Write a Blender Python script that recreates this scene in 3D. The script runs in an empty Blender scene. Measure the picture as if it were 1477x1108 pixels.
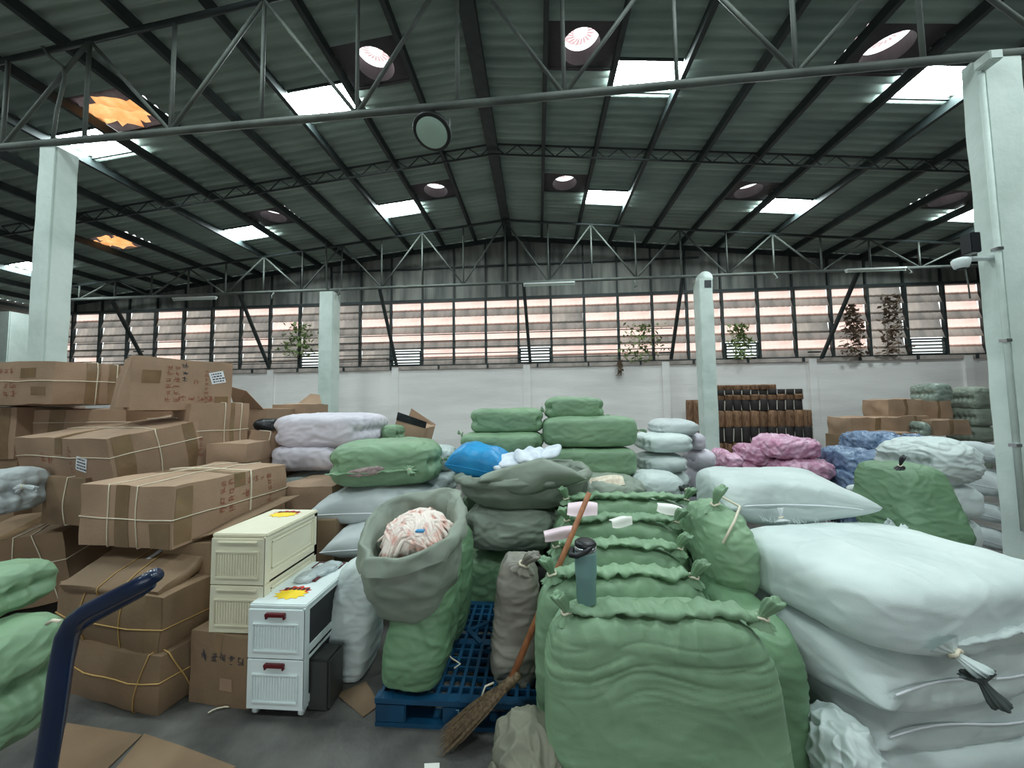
import bpy, bmesh, math, random
import numpy as np
from mathutils import Matrix, Vector, Euler
random.seed(7)
S = bpy.context.scene
COL = S.collection
# ------------------------------------------------------------------ camera
HC = 1.65
FPX = 515.0
CX, CY = 738.5, 554.0
PITCH, YAW, ROLL = 0.0565, 0.0725, -0.01307
_fw = np.array([-math.sin(YAW)*math.cos(PITCH), math.cos(YAW)*math.cos(PITCH), math.sin(PITCH)])
_r0 = np.array([math.cos(YAW), math.sin(YAW), 0.0])
_u0 = np.cross(_r0, _fw)
_rt = math.cos(ROLL)*_r0 + math.sin(ROLL)*_u0
_up = -math.sin(ROLL)*_r0 + math.cos(ROLL)*_u0
cam_d = bpy.data.cameras.new('camera')
cam = bpy.data.objects.new('camera', cam_d); COL.objects.link(cam)
cam_d.sensor_fit = 'HORIZONTAL'; cam_d.sensor_width = 36.0
cam_d.lens = FPX/1477.0*36.0; cam_d.clip_start = 0.05; cam_d.clip_end = 300
cam.matrix_world = Matrix(((_rt[0], _up[0], -_fw[0], 0), (_rt[1], _up[1], -_fw[1], 0), (_rt[2], _up[2], -_fw[2], HC), (0, 0, 0, 1)))
S.camera = cam
# ------------------------------------------------------------------ world / light / exposure
SKY_STRENGTH = 1.6
SKYLIGHT = 40.0
w = bpy.data.worlds.new('world'); S.world = w; w.use_nodes = True
bg = w.node_tree.nodes['Background']
bg.inputs[0].default_value = (0.93, 1.0, 1.0, 1); bg.inputs[1].default_value = SKY_STRENGTH
S.view_settings.view_transform = 'Standard'
S.view_settings.look = 'None'
S.view_settings.exposure = 0.4
S.view_settings.gamma = 1.0
S.view_settings.use_curve_mapping = False
S.cycles.use_denoising = True
S.cycles.max_bounces = 8
S.cycles.diffuse_bounces = 5
S.cycles.sample_clamp_indirect = 6.0

def ray(px, py):
    return (px-CX)*_rt - (py-CY)*_up + FPX*_fw
def at(px, py, Y):
    d = ray(px, py); return d*(Y/d[1]) + np.array([0, 0, HC])

# ------------------------------------------------------------------ materials
def srgb(r, g, b):
    f = lambda c: (c/255/12.92) if c/255 <= .04045 else ((c/255+.055)/1.055)**2.4
    return (f(r), f(g), f(b), 1)
MATS = {}
def mat(name, col, rough=.6, col2=None, nscale=4.0, bump=0.0, bscale=20.0, metal=0.0, stretch=None, detail=4, coat=0.0,
        ridged=False, trans=0.0, emit=None, estr=0.0, spec=.5, rand=0.0, bump2=0.0, b2scale=120.0, mixlo=.35, mixhi=.7):
    if name in MATS: return MATS[name]
    m = bpy.data.materials.new(name); m.use_nodes = True
    nt = m.node_tree; N = nt.nodes; L = nt.links
    b = N['Principled BSDF']
    b.inputs['Base Color'].default_value = col
    b.inputs['Roughness'].default_value = rough
    b.inputs['Metallic'].default_value = metal
    b.inputs['Specular IOR Level'].default_value = spec
    if coat: b.inputs['Coat Weight'].default_value = coat
    if trans: b.inputs['Transmission Weight'].default_value = trans
    if emit: b.inputs['Emission Color'].default_value = emit; b.inputs['Emission Strength'].default_value = estr
    tc = N.new('ShaderNodeTexCoord'); mp = N.new('ShaderNodeMapping')
    L.new(tc.outputs['Object'], mp.inputs['Vector'])
    if stretch: mp.inputs['Scale'].default_value = stretch
    if rand:
        oi = N.new('ShaderNodeObjectInfo'); 
        vm = N.new('ShaderNodeVectorMath'); vm.operation = 'SCALE'; vm.inputs['Scale'].default_value = 13.0
        cb = N.new('ShaderNodeCombineXYZ')
        for k in range(3): L.new(oi.outputs['Random'], cb.inputs[k])
        L.new(cb.outputs[0], vm.inputs[0]); L.new(vm.outputs[0], mp.inputs['Location'])
    cout = None
    if col2:
        n = N.new('ShaderNodeTexNoise'); n.inputs['Scale'].default_value = nscale; n.inputs['Detail'].default_value = detail
        L.new(mp.outputs[0], n.inputs['Vector'])
        mr = N.new('ShaderNodeMapRange'); mr.inputs[1].default_value = mixlo; mr.inputs[2].default_value = mixhi
        L.new(n.outputs['Fac'], mr.inputs[0])
        mx = N.new('ShaderNodeMix'); mx.data_type = 'RGBA'
        mx.inputs['A'].default_value = col; mx.inputs['B'].default_value = col2
        L.new(mr.outputs[0], mx.inputs['Factor']); cout = mx.outputs['Result']
    if rand:
        hs = N.new('ShaderNodeHueSaturation')
        if cout: L.new(cout, hs.inputs['Color'])
        else: hs.inputs['Color'].default_value = col
        mr2 = N.new('ShaderNodeMapRange'); mr2.inputs[3].default_value = 1-rand; mr2.inputs[4].default_value = 1+rand
        L.new(oi.outputs['Random'], mr2.inputs[0]); L.new(mr2.outputs[0], hs.inputs['Value']); cout = hs.outputs[0]
    if cout: L.new(cout, b.inputs['Base Color'])
    if bump:
        n2 = N.new('ShaderNodeTexNoise'); n2.inputs['Scale'].default_value = bscale; n2.inputs['Detail'].default_value = 5
        if ridged: n2.noise_type = 'RIDGED_MULTIFRACTAL'; n2.inputs['Detail'].default_value = 3; n2.inputs['Roughness'].default_value = .45; n2.inputs['Distortion'].default_value = .6
        L.new(mp.outputs[0], n2.inputs['Vector'])
        bp = N.new('ShaderNodeBump'); bp.inputs['Strength'].default_value = bump; bp.inputs['Distance'].default_value = .02
        L.new(n2.outputs['Fac'], bp.inputs['Height']); L.new(bp.outputs[0], b.inputs['Normal'])
        if bump2:
            n3 = N.new('ShaderNodeTexNoise'); n3.inputs['Scale'].default_value = b2scale; n3.inputs['Detail'].default_value = 2
            L.new(tc.outputs['Object'], n3.inputs['Vector'])
            bp2 = N.new('ShaderNodeBump'); bp2.inputs['Strength'].default_value = bump2; bp2.inputs['Distance'].default_value = .004
            L.new(n3.outputs['Fac'], bp2.inputs['Height']); L.new(bp.outputs[0], bp2.inputs['Normal']); L.new(bp2.outputs[0], b.inputs['Normal'])
    MATS[name] = m
    return m
def translucent(name, col, back, fac=.6, nscale=2.0, stretch=None):
    m = bpy.data.materials.new(name); m.use_nodes = True
    nt = m.node_tree; N = nt.nodes; L = nt.links
    N.remove(N['Principled BSDF']); o = N['Material Output']
    tc = N.new('ShaderNodeTexCoord'); n = N.new('ShaderNodeTexNoise'); n.inputs['Scale'].default_value = nscale; n.inputs['Detail'].default_value = 6
    mp = N.new('ShaderNodeMapping'); L.new(tc.outputs['Object'], mp.inputs[0])
    if stretch: mp.inputs['Scale'].default_value = stretch
    L.new(mp.outputs[0], n.inputs['Vector'])
    mr = N.new('ShaderNodeMapRange'); mr.inputs[1].default_value = .3; mr.inputs[2].default_value = .75
    L.new(n.outputs['Fac'], mr.inputs[0])
    mx = N.new('ShaderNodeMix'); mx.data_type = 'RGBA'; mx.inputs['A'].default_value = col
    mx.inputs['B'].default_value = back; L.new(mr.outputs[0], mx.inputs['Factor'])
    t = N.new('ShaderNodeBsdfTranslucent'); d = N.new('ShaderNodeBsdfDiffuse')
    L.new(mx.outputs['Result'], t.inputs[0]); L.new(mx.outputs['Result'], d.inputs[0])
    ms = N.new('ShaderNodeMixShader'); ms.inputs[0].default_value = fac
    L.new(d.outputs[0], ms.inputs[1]); L.new(t.outputs[0], ms.inputs[2]); L.new(ms.outputs[0], o.inputs[0])
    return m
def emission(name, col, s):
    m = bpy.data.materials.new(name); m.use_nodes = True
    nt = m.node_tree; nt.nodes.remove(nt.nodes['Principled BSDF'])
    e = nt.nodes.new('ShaderNodeEmission'); e.inputs[0].default_value = col; e.inputs[1].default_value = s
    nt.links.new(e.outputs[0], nt.nodes['Material Output'].inputs[0]); return m

def fabric(name, c1, c2, bs=5, bump=.42, stretch=(1, 1, 2.4)):
    return mat(name, srgb(*c1), .5, srgb(*c2), 3, bump, bs, stretch=stretch, rand=.07, bump2=.25, b2scale=300, ridged=True)
M_GREEN = fabric('green_woven', (130, 162, 128), (112, 142, 112))
M_GREEND = fabric('green_woven_deep', (104, 138, 104), (86, 118, 88))
M_SAGE = fabric('sage_woven', (146, 156, 142), (122, 132, 120))
M_TAUPE = fabric('taupe_woven', (150, 147, 136), (120, 116, 106))
M_WHITE = fabric('white_woven', (206, 216, 214), (186, 198, 197), 4, .36)
M_LILAC = fabric('lilac_white_woven', (212, 206, 216), (192, 187, 198), 4, .36)
M_GREYW = fabric('grey_white_woven', (192, 199, 200), (172, 180, 182), 4, .36)
M_PINK = mat('pink_plastic', srgb(190, 130, 160), .3, srgb(214, 176, 198), 9, .9, 14, rand=.08)
M_BLUE = mat('blue_plastic', srgb(84, 108, 140), .28, srgb(124, 144, 172), 8, .9, 12, rand=.08)
M_SKYBAG = mat('bright_blue_bag', srgb(40, 152, 210), .4, srgb(24, 128, 190), 5, .5, 10)
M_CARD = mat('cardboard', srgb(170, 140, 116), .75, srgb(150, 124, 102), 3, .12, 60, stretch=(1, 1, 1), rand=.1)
M_CARDSHADE = mat('cardboard_shaded', srgb(142, 116, 90), .75, srgb(122, 100, 78), 3, .12, 60, rand=.1)  # darker cardboard copy, shade of the lower cartons put into its colour
M_TAPE = mat('brown_tape', srgb(140, 114, 86), .25, srgb(126, 102, 76), 8, .1, 30, coat=.4)
M_STRAP = mat('cream_strap', srgb(222, 212, 190), .5)
M_STRING = mat('jute_string', srgb(186, 150, 92), .7)
M_LABEL = mat('paper_label', srgb(236, 238, 244), .6)
M_INK = mat('dark_ink', srgb(60, 58, 66), .7)
M_PRINT = mat('red_brown_print', srgb(146, 92, 74), .8)
M_PAPERP = mat('pink_paper', srgb(238, 214, 222), .6)
M_PAPERW = mat('white_paper', srgb(236, 234, 228), .6)
M_CREAM = mat('cream_plastic', srgb(230, 225, 202), .4, srgb(220, 213, 188), 3)
M_CABW = mat('white_plastic', srgb(226, 236, 236), .35)
M_MAROON = mat('maroon_plastic', srgb(96, 28, 34), .35)
M_VOIDSHADE = mat('shaded_void', srgb(42, 44, 46), .6)  # near-black colour painting the shade inside an open side
M_SMOKE = mat('smoky_plastic', srgb(66, 68, 66), .3, trans=.25)
M_YEL = mat('yellow_sticker', srgb(250, 214, 40), .5)
M_RED = mat('red_sticker', srgb(214, 48, 40), .5)
M_BLK = mat('black_plastic', srgb(24, 26, 30), .4)
M_PALLET = mat('blue_pallet', srgb(12, 70, 104), .45, srgb(8, 52, 80), 6)
M_PALTXT = mat('pale_pallet_print', srgb(150, 190, 210), .6)
M_NAVY = mat('navy_paint', srgb(18, 36, 70), .3, srgb(12, 26, 54), 5, coat=.3)
M_WOOD = mat('broom_wood', srgb(168, 108, 70), .55, srgb(138, 84, 52), 6, stretch=(8, 8, 1))
M_BRISTLE = mat('broom_bristle', srgb(132, 112, 86), .8, srgb(74, 60, 44), 70)
M_TEAL = mat('teal_steel', srgb(112, 148, 146), .4)
M_STEEL = mat('steel', srgb(190, 196, 198), .25, metal=.9)
M_BEAM = mat('dark_steel_paint', srgb(50, 60, 60), .6, srgb(38, 46, 46), 6)
M_PIPE = mat('grey_pipe_paint', srgb(100, 106, 100), .65, srgb(74, 80, 76), 3)
M_ROOF = mat('fibre_cement_roof', srgb(172, 186, 178), .85, srgb(136, 150, 144), 1.3, .15, 20, stretch=(.5, 2, 1), detail=8)  # teal tint puts the lens flare on the ceiling into the roof colour
M_COLUMN = mat('painted_concrete', srgb(214, 226, 220), .7, srgb(186, 202, 194), 2.2, .25, 14, detail=8, mixlo=.4, mixhi=.75)
M_WALL = mat('white_wall_paint', srgb(243, 240, 238), .75, srgb(226, 222, 220), 1.2, .2, 10, stretch=(.4, 1, 2.4), detail=8)
M_LEDGE = mat('ledge_concrete', srgb(196, 182, 176), .85, srgb(148, 138, 132), 3, .3, 18)
M_GABLE = mat('gable_sheet', srgb(150, 150, 144), .8, srgb(92, 96, 94), 1.6, .15, 12, stretch=(2.5, 1, .35), detail=8)
M_FLOOR = mat('concrete_floor', srgb(102, 100, 96), .7, srgb(60, 59, 57), 3.4, .3, 25, detail=10)
M_GRIME = mat('grimy_blade', srgb(136, 130, 122), .8, srgb(84, 84, 80), 2.0, .1, 14, stretch=(2, 1, .6), detail=8)
T_PINK = translucent('pink_translucent_sheet', (.82, .60, .54, 1), (.56, .36, .31, 1), .85, 1.6, (.5, 1, 3))
T_GREY = translucent('grey_translucent_blade', (.36, .31, .28, 1), (.16, .15, .14, 1), .55, 2.0, (2, 1, .5))
T_DIM = translucent('dim_translucent_sheet', (.40, .34, .30, 1), (.15, .14, .13, 1), .7, 1.2, (1.5, 1, .6))
T_FIN = translucent('pale_fin', (.95, .72, .74, 1), (.75, .5, .52, 1), .6, 3)
T_FINO = translucent('orange_fin', (1.0, .50, .22, 1), (.85, .28, .08, 1), .8, 6)
T_RUST = translucent('rusty_translucent', (.16, .12, .12, 1), (.07, .05, .05, 1), .4, 5)
E_SKY = emission('skylight_sheet', (.86, 1.0, 1.0, 1), SKYLIGHT)
M_LEAF = mat('vine_leaf', srgb(104, 132, 74), .6, srgb(140, 148, 98), 5)
M_LEAFD = mat('dry_vine_leaf', srgb(128, 108, 90), .8, srgb(96, 82, 70), 5)
M_DIFF = mat('lamp_diffuser', srgb(186, 212, 200), .4)
M_LAMPB = mat('lamp_black', srgb(22, 26, 26), .5)
M_TUBE = mat('tube_white', srgb(200, 206, 204), .4)
M_BROWNROLL = mat('brown_roll', srgb(152, 114, 86), .7, srgb(100, 72, 52), 10, rand=.2, stretch=(3, 3, .6))
M_DARKROLL = mat('dark_roll', srgb(50, 44, 42), .7, srgb(34, 30, 30), 8, rand=.15)
M_PALE = mat('pale_strip', srgb(206, 200, 190), .7)
M_YARN = mat('pink_cream_cloth', srgb(240, 226, 218), .8, srgb(224, 176, 164), 18, mixlo=.48, mixhi=.66)
M_YARNB = mat('blue_tag', srgb(70, 150, 200), .6)
M_CLOTHW = mat('white_cloth', srgb(222, 228, 236), .8, srgb(196, 206, 218), 14)
M_RAG = mat('dark_rag', srgb(70, 78, 76), .8)
M_GREYCLOTH = mat('olive_grey_cloth', srgb(124, 124, 108), .8, srgb(98, 98, 86), 4, .4, 8)
M_WRAP = mat('wrapped_green_grey', srgb(122, 140, 130), .35, srgb(150, 160, 150), 12, .9, 14)
M_BLACKBAG = mat('black_bag', srgb(26, 28, 32), .35, srgb(44, 46, 52), 6, .8, 14)

# ------------------------------------------------------------------ object helpers
def tag(o, label, cat, group=None, kind=None):
    if label: o['label'] = label
    if cat: o['category'] = cat
    if group: o['group'] = group
    if kind: o['kind'] = kind
    return o
def link(name, me, m=None, parent=None):
    if m is not None and len(me.materials) == 0: me.materials.append(m)
    o = bpy.data.objects.new(name, me); COL.objects.link(o)
    if parent is not None: o.parent = parent
    return o
def empty(name, label, cat, loc=(0, 0, 0), rz=0.0, group=None, kind=None, rot=None):
    o = bpy.data.objects.new(name, None); COL.objects.link(o)
    o.empty_display_size = .1
    o.location = Vector([float(c) for c in loc]); o.rotation_euler = rot if rot else (0, 0, rz)
    return tag(o, label, cat, group, kind)
def np_mesh(name, V, F, smooth=True):
    me = bpy.data.meshes.new(name)
    V = np.asarray(V, dtype=np.float32)
    me.from_pydata([tuple(map(float, v)) for v in V], [], [tuple(int(i) for i in f) for f in F])
    me.update()
    if smooth: me.polygons.foreach_set('use_smooth', [True]*len(me.polygons))
    return me
class MB:
    """collects simple solids into one mesh part"""
    def __init__(s): s.V = []; s.F = []
    def add(s, V, F):
        o = len(s.V); s.V += [tuple(map(float, v)) for v in V]; s.F += [tuple(i+o for i in f) for f in F]; return s
    def box(s, c, d, R=None):
        x, y, z = d[0]/2, d[1]/2, d[2]/2
        V = [Vector((sx*x, sy*y, sz*z)) for sx in (-1, 1) for sy in (-1, 1) for sz in (-1, 1)]
        if R is not None: V = [R @ v for v in V]
        V = [v+Vector([float(k) for k in c]) for v in V]
        return s.add(V, [(0, 1, 3, 2), (4, 6, 7, 5), (0, 4, 5, 1), (2, 3, 7, 6), (0, 2, 6, 4), (1, 5, 7, 3)])
    def span(s, a, b): 
        return s.box([(a[k]+b[k])/2 for k in range(3)], [abs(b[k]-a[k]) for k in range(3)])
    def bar(s, a, b, wdt, hgt=None):
        a = Vector([float(k) for k in a]); b = Vector([float(k) for k in b]); d = b-a; hgt = hgt or wdt
        q = d.to_track_quat('Z', 'Y').to_matrix()
        return s.box((a+b)/2, (wdt, hgt, d.length), q)
    def tube(s, pts, r, n=8, cap=True):
        P = [Vector([float(k) for k in p]) for p in pts]; rs = r if isinstance(r, (list, tuple)) else [r]*len(P)
        V = []; F = []
        prev = None
        for i, p in enumerate(P):
            t = (P[min(i+1, len(P)-1)]-P[max(i-1, 0)]).normalized()
            ref = prev if prev is not None else (Vector((0, 0, 1)) if abs(t.z) < .9 else Vector((1, 0, 0)))
            u = (ref - t*ref.dot(t)).normalized(); v = t.cross(u); prev = u
            for k in range(n):
                a = 2*math.pi*k/n; V.append(p+(u*math.cos(a)+v*math.sin(a))*rs[i])
        for i in range(len(P)-1):
            for k in range(n):
                F.append((i*n+k, i*n+(k+1) % n, (i+1)*n+(k+1) % n, (i+1)*n+k))
        if cap: F.append(tuple(range(n-1, -1, -1))); F.append(tuple((len(P)-1)*n+k for k in range(n)))
        return s.add(V, F)
    def lathe(s, prof, c=(0, 0, 0), n=24):
        V = []; F = []
        for r, z in prof:
            for k in range(n):
                a = 2*math.pi*k/n; V.append((c[0]+r*math.cos(a), c[1]+r*math.sin(a), c[2]+z))
        m = len(prof)
        for i in range(m-1):
            for k in range(n): F.append((i*n+k, i*n+(k+1) % n, (i+1)*n+(k+1) % n, (i+1)*n+k))
        F.append(tuple(range(n-1, -1, -1))); F.append(tuple((m-1)*n+k for k in range(n)))
        return s.add(V, F)
    def quad(s, a, b, c, d): return s.add([a, b, c, d], [(0, 1, 2, 3)])
    def mesh(s, name, smooth=False, bevel=0.0):
        me = np_mesh(name, s.V, s.F, smooth)
        if bevel:
            bm = bmesh.new(); bm.from_mesh(me)
            bmesh.ops.bevel(bm, geom=bm.edges[:], offset=bevel, segments=2, affect='EDGES', clamp_overlap=True)
            bm.to_mesh(me); bm.free()
        return me
    def obj(s, name, m, parent=None, smooth=False, bevel=0.0):
        return link(name, s.mesh(name, smooth, bevel), m, parent)
# ---- gradient noise
_rng = np.random.RandomState(3)
_perm = np.tile(_rng.permutation(256), 3)
_grad = _rng.normal(size=(256, 3)); _grad /= np.linalg.norm(_grad, axis=1)[:, None]
def pn(P):
    P = np.asarray(P, float); i = np.floor(P).astype(int); f = P-i; i &= 255
    u = f*f*f*(f*(f*6-15)+10); out = 0
    for dx in (0, 1):
        for dy in (0, 1):
            for dz in (0, 1):
                h = _perm[_perm[_perm[(i[:, 0]+dx) & 255]+((i[:, 1]+dy) & 255)]+((i[:, 2]+dz) & 255)]
                g = _grad[h]; d = f-np.array([dx, dy, dz])
                wgt = (u[:, 0] if dx else 1-u[:, 0])*(u[:, 1] if dy else 1-u[:, 1])*(u[:, 2] if dz else 1-u[:, 2])
                out = out+wgt*(g*d).sum(1)
    return out
def sst(a, b, x):
    t = np.clip((x-a)/(b-a), 0, 1); return t*t*(3-2*t)
_cg = {}
def cube_grid(nx, ny, nz):
    k = (nx, ny, nz)
    if k in _cg: return _cg[k]
    idx = {}; V = []; F = []
    def vid(i, j, l):
        t = (i, j, l)
        if t not in idx: idx[t] = len(V); V.append((2*i/nx-1, 2*j/ny-1, 2*l/nz-1))
        return idx[t]
    for i in range(nx):
        for j in range(ny):
            F.append((vid(i, j, 0), vid(i, j+1, 0), vid(i+1, j+1, 0), vid(i+1, j, 0)))
            F.append((vid(i, j, nz), vid(i+1, j, nz), vid(i+1, j+1, nz), vid(i, j+1, nz)))
    for i in range(nx):
        for l in range(nz):
            F.append((vid(i, 0, l), vid(i+1, 0, l), vid(i+1, 0, l+1), vid(i, 0, l+1)))
            F.append((vid(i, ny, l), vid(i, ny, l+1), vid(i+1, ny, l+1), vid(i+1, ny, l)))
    for j in range(ny):
        for l in range(nz):
            F.append((vid(0, j, l), vid(0, j, l+1), vid(0, j+1, l+1), vid(0, j+1, l)))
            F.append((vid(nx, j, l), vid(nx, j+1, l), vid(nx, j+1, l+1), vid(nx, j, l+1)))
    _cg[k] = (np.array(V), F); return _cg[k]
# ------------------------------------------------------------------ STRUCTURE
RX, RZ, SL = -0.87, 7.2, 0.105         # ridge x, roof sheet height at ridge, slope
X0, X1, YB, YW = -18.0, 15.6, -7.0, 11.4
def roof_z(x): return RZ - SL*abs(x-RX)
PUR = 1.07
fl = MB().span((X0-4, -14, -.1), (X1+4, YW+.3, 0)).obj('floor', M_FLOOR); tag(fl, 'stained grey concrete warehouse floor', None, kind='structure')
ceil = empty('ceiling', 'corrugated fibre cement warehouse roof seen from below', None, kind='structure')
sky_bays = {-4: 1, -3: 0}
SKYB = [-15, -13+1, -7, -3, 2, 6, 10]       # bay index k : x from RX+k*PUR to RX+(k+1)*PUR
SKYB = [-13, -7, -3, 2, 6, 10]
VENB = [-10, -6, -2, 1, 5, 9]
SKY_ROWS = [(-1.45, -.8), (1.95, 2.6), (5.32, 5.9), (8.68, 9.32)]
VEN_ROWS = [(4.85, 5.5), (8.2, 8.85)]
WAV = .177
for k in range(-17, 16):
    xa, xb = RX+k*PUR, RX+(k+1)*PUR
    xa = max(xa, X0); xb = min(xb, X1)
    holes = []
    if k in SKYB: holes += SKY_ROWS if k not in (-13, 10) else SKY_ROWS[3:]
    if k in VENB: holes += VEN_ROWS
    ny = 104*8; V = []; F = []
    for j in range(ny+1):
        y = YB + (YW+.2-YB)*j/ny; dz = .085*abs(math.sin(math.pi*y/WAV))-.03
        V += [(xa-.03, y, roof_z(xa-.03 if k != 0 else xa)+dz), (xb+.03, y, roof_z(xb+.03 if k != -1 else xb)+dz+.004)]
    for j in range(ny):
        y = YB + (YW+.2-YB)*(j+.5)/ny
        if any(a < y < b for a, b in holes): continue
        F.append((2*j, 2*j+1, 2*j+3, 2*j+2))
    link('roof_sheet', np_mesh('roof_sheet', V, F), M_ROOF, ceil)
pm = None
for k in range(-16, 16):
    if k == 0: continue
    x = RX+k*PUR; z = roof_z(x)-.026
    MB().span((x-.035, YB, z-.15), (x+.035, YW, z)).obj('purlin', M_BEAM, ceil)
MB().span((RX-.11, YB, RZ-.22), (RX+.11, YW, RZ-.05)).span((RX-.02, YB, RZ-.05), (RX+.02, YW, RZ-.03)).obj('ridge_beam', M_BEAM, ceil)
# skylights
near_txt = {-13: None, -7: 'square bright skylight above the left white column', -3: 'square bright skylight left of the round hanging lamp, near row',
            2: 'square bright skylight right of the ridge beam, near row', 6: 'square bright skylight beside the top of the right white column'}
far_txt = {-13: 'small bright skylight at the far left edge behind the left column', -7: 'bright skylight of the far row, second from the left',
           -3: 'bright skylight of the far row just left of the ridge', 2: 'bright skylight of the far row just right of the ridge',
           6: 'bright skylight of the far row on the right slope', 10: 'bright skylight of the far row partly hidden by the right column'}
for ri, (ya, yb) in enumerate(SKY_ROWS):
    for k in SKYB:
        if k in (-13, 10) and ri < 3: continue
        xa, xb = RX+k*PUR+.045, RX+(k+1)*PUR-.045
        lab = {2: near_txt, 3: far_txt}.get(ri, {}).get(k) or 'bright translucent roof skylight outside the picture, above the camera side'
        e = empty('skylight', lab, 'skylight', ((xa+xb)/2, (ya+yb)/2, roof_z((xa+xb)/2)), group='roof skylights')
        c = e.location
        mb = MB(); n = 20
        V = []; F = []
        for j in range(n+1):
            y = ya+(yb-ya)*j/n; dz = .02*math.sin(2*math.pi*y/WAV)
            V += [(xa-c.x, y-c.y, roof_z(xa)+dz-c.z), (xb-c.x, y-c.y, roof_z(xb)+dz-c.z)]
        for j in range(n): F.append((2*j, 2*j+2, 2*j+3, 2*j+1))
        link('translucent_sheet', np_mesh('translucent_sheet', V, F), E_SKY, e)
        mb = MB()
        for yy in (ya, yb): MB().bar((xa-c.x, yy-c.y, roof_z(xa)-c.z-.03), (xb-c.x, yy-c.y, roof_z(xb)-c.z-.03), .03, .03).obj('frame_bar', M_BEAM, e)
# turbine ventilators
vn = {(-10, 1): 'roof ventilator glowing orange behind the left column, far row', (-6, 0): 'roof ventilator with orange glow above the left white column',
      (-6, 1): 'roof ventilator of the far row beside the second skylight from left', (-2, 0): 'roof ventilator with pink fins left of the ridge, near row',
      (-2, 1): 'small dim roof ventilator just left of the ridge, far row', (1, 0): 'roof ventilator with pink fins right of the ridge, near row',
      (1, 1): 'small dim roof ventilator just right of the ridge, far row', (5, 0): 'roof ventilator with pale fins near the right column top',
      (5, 1): 'roof ventilator beside the far right-slope skylight', (9, 1): 'roof ventilator of the far row next to the right column', (9, 0): 'roof ventilator hidden beyond the right column, near row', (-10, 0): 'roof ventilator beyond the left column, near row'}
M_PAN = mat('dark_vent_pan', srgb(70, 66, 70), .6, srgb(52, 48, 52), 3)
for ri, (ya, yb) in enumerate(VEN_ROWS):
    for k in VENB:
        xa, xb = RX+k*PUR+.04, RX+(k+1)*PUR-.04; xm, ym = (xa+xb)/2, (ya+yb)/2; z = roof_z(xm)
        orange = (k in (-10, -6) and not (k == -6 and ri == 1))
        e = empty('roof_ventilator', vn[(k, ri)], 'ventilator', (xm, ym, z), group='turbine roof ventilators')
        if orange:
            hx, hy = (xb-xa)/2+.04, (yb-ya)/2+.05; sx = -SL if xm > RX else SL; n = 10; rr = random.Random(k+ri)
            V = []; Fo = []; Fd = []
            for i in range(n+1):
                for j in range(n+1):
                    px_, py_ = -hx+2*hx*i/n, -hy+2*hy*j/n; ed = i in (0, n) or j in (0, n)
                    V.append((px_, py_, sx*px_+(.0 if ed else rr.uniform(-.04, .05))))
            for i in range(n):
                for j in range(n):
                    q = (i*(n+1)+j, (i+1)*(n+1)+j, (i+1)*(n+1)+j+1, i*(n+1)+j+1)
                    (Fo if (i-3.6)**2*.8+(j-4.5)**2 < 13+rr.uniform(-5, 5) else Fd).append(q)
            link('torn_orange_sheet', np_mesh('torn_orange_sheet', V, Fo, False), T_FINO, e)
            link('rusty_sheet', np_mesh('rusty_sheet', V, Fd, False), T_RUST, e)
            continue
        # square pan with a round throat
        R = .29; n = 32; V = []; F = []
        hx, hy = (xb-xa)/2+.05, (yb-ya)/2+.06
        for i in range(n):
            a = 2*math.pi*i/n; c_, s_ = math.cos(a), math.sin(a)
            t = min(hx/abs(c_) if abs(c_) > 1e-6 else 9, hy/abs(s_) if abs(s_) > 1e-6 else 9)
            sx = -SL if xm > RX else SL
            V += [(c_*t, s_*t, sx*c_*t+.0), (R*c_, R*s_, .0), (R*c_, R*s_, .24)]
        for i in range(n):
            a, b = 3*i, 3*((i+1) % n)
            F += [(a, b, b+1, a+1), (a+1, b+1, b+2, a+2)]
        link('throat', np_mesh('throat', V, F, False), M_PAN, e)
        fb = MB(); nf = 22
        for i in range(nf):
            a = 2*math.pi*i/nf; P = []
            for q in range(7):
                th = math.pi*(.06+.88*q/6); rr = R*1.18*math.sin(th)**.7; zz = .46-.22*math.cos(th)
                P.append((rr, zz, a+.35*math.sin(th)))
            for q in range(6):
                r0, z0, a0 = P[q]; r1, z1, a1 = P[q+1]
                w_ = .030/max(R, .1)*1.0
                fb.quad((r0*math.cos(a0), r0*math.sin(a0), z0), (r1*math.cos(a1), r1*math.sin(a1), z1), ((r1*.93)*math.cos(a1+.16), (r1*.93)*math.sin(a1+.16), z1), ((r0*.93)*math.cos(a0+.16), (r0*.93)*math.sin(a0+.16), z0))
        fb.obj('turbine_fins', T_FINO if orange else T_FIN, e)
        MB().lathe([(.12, 0), (.12, .03)], (0, 0, .66), 16).obj('cap', M_PAN, e)
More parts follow.
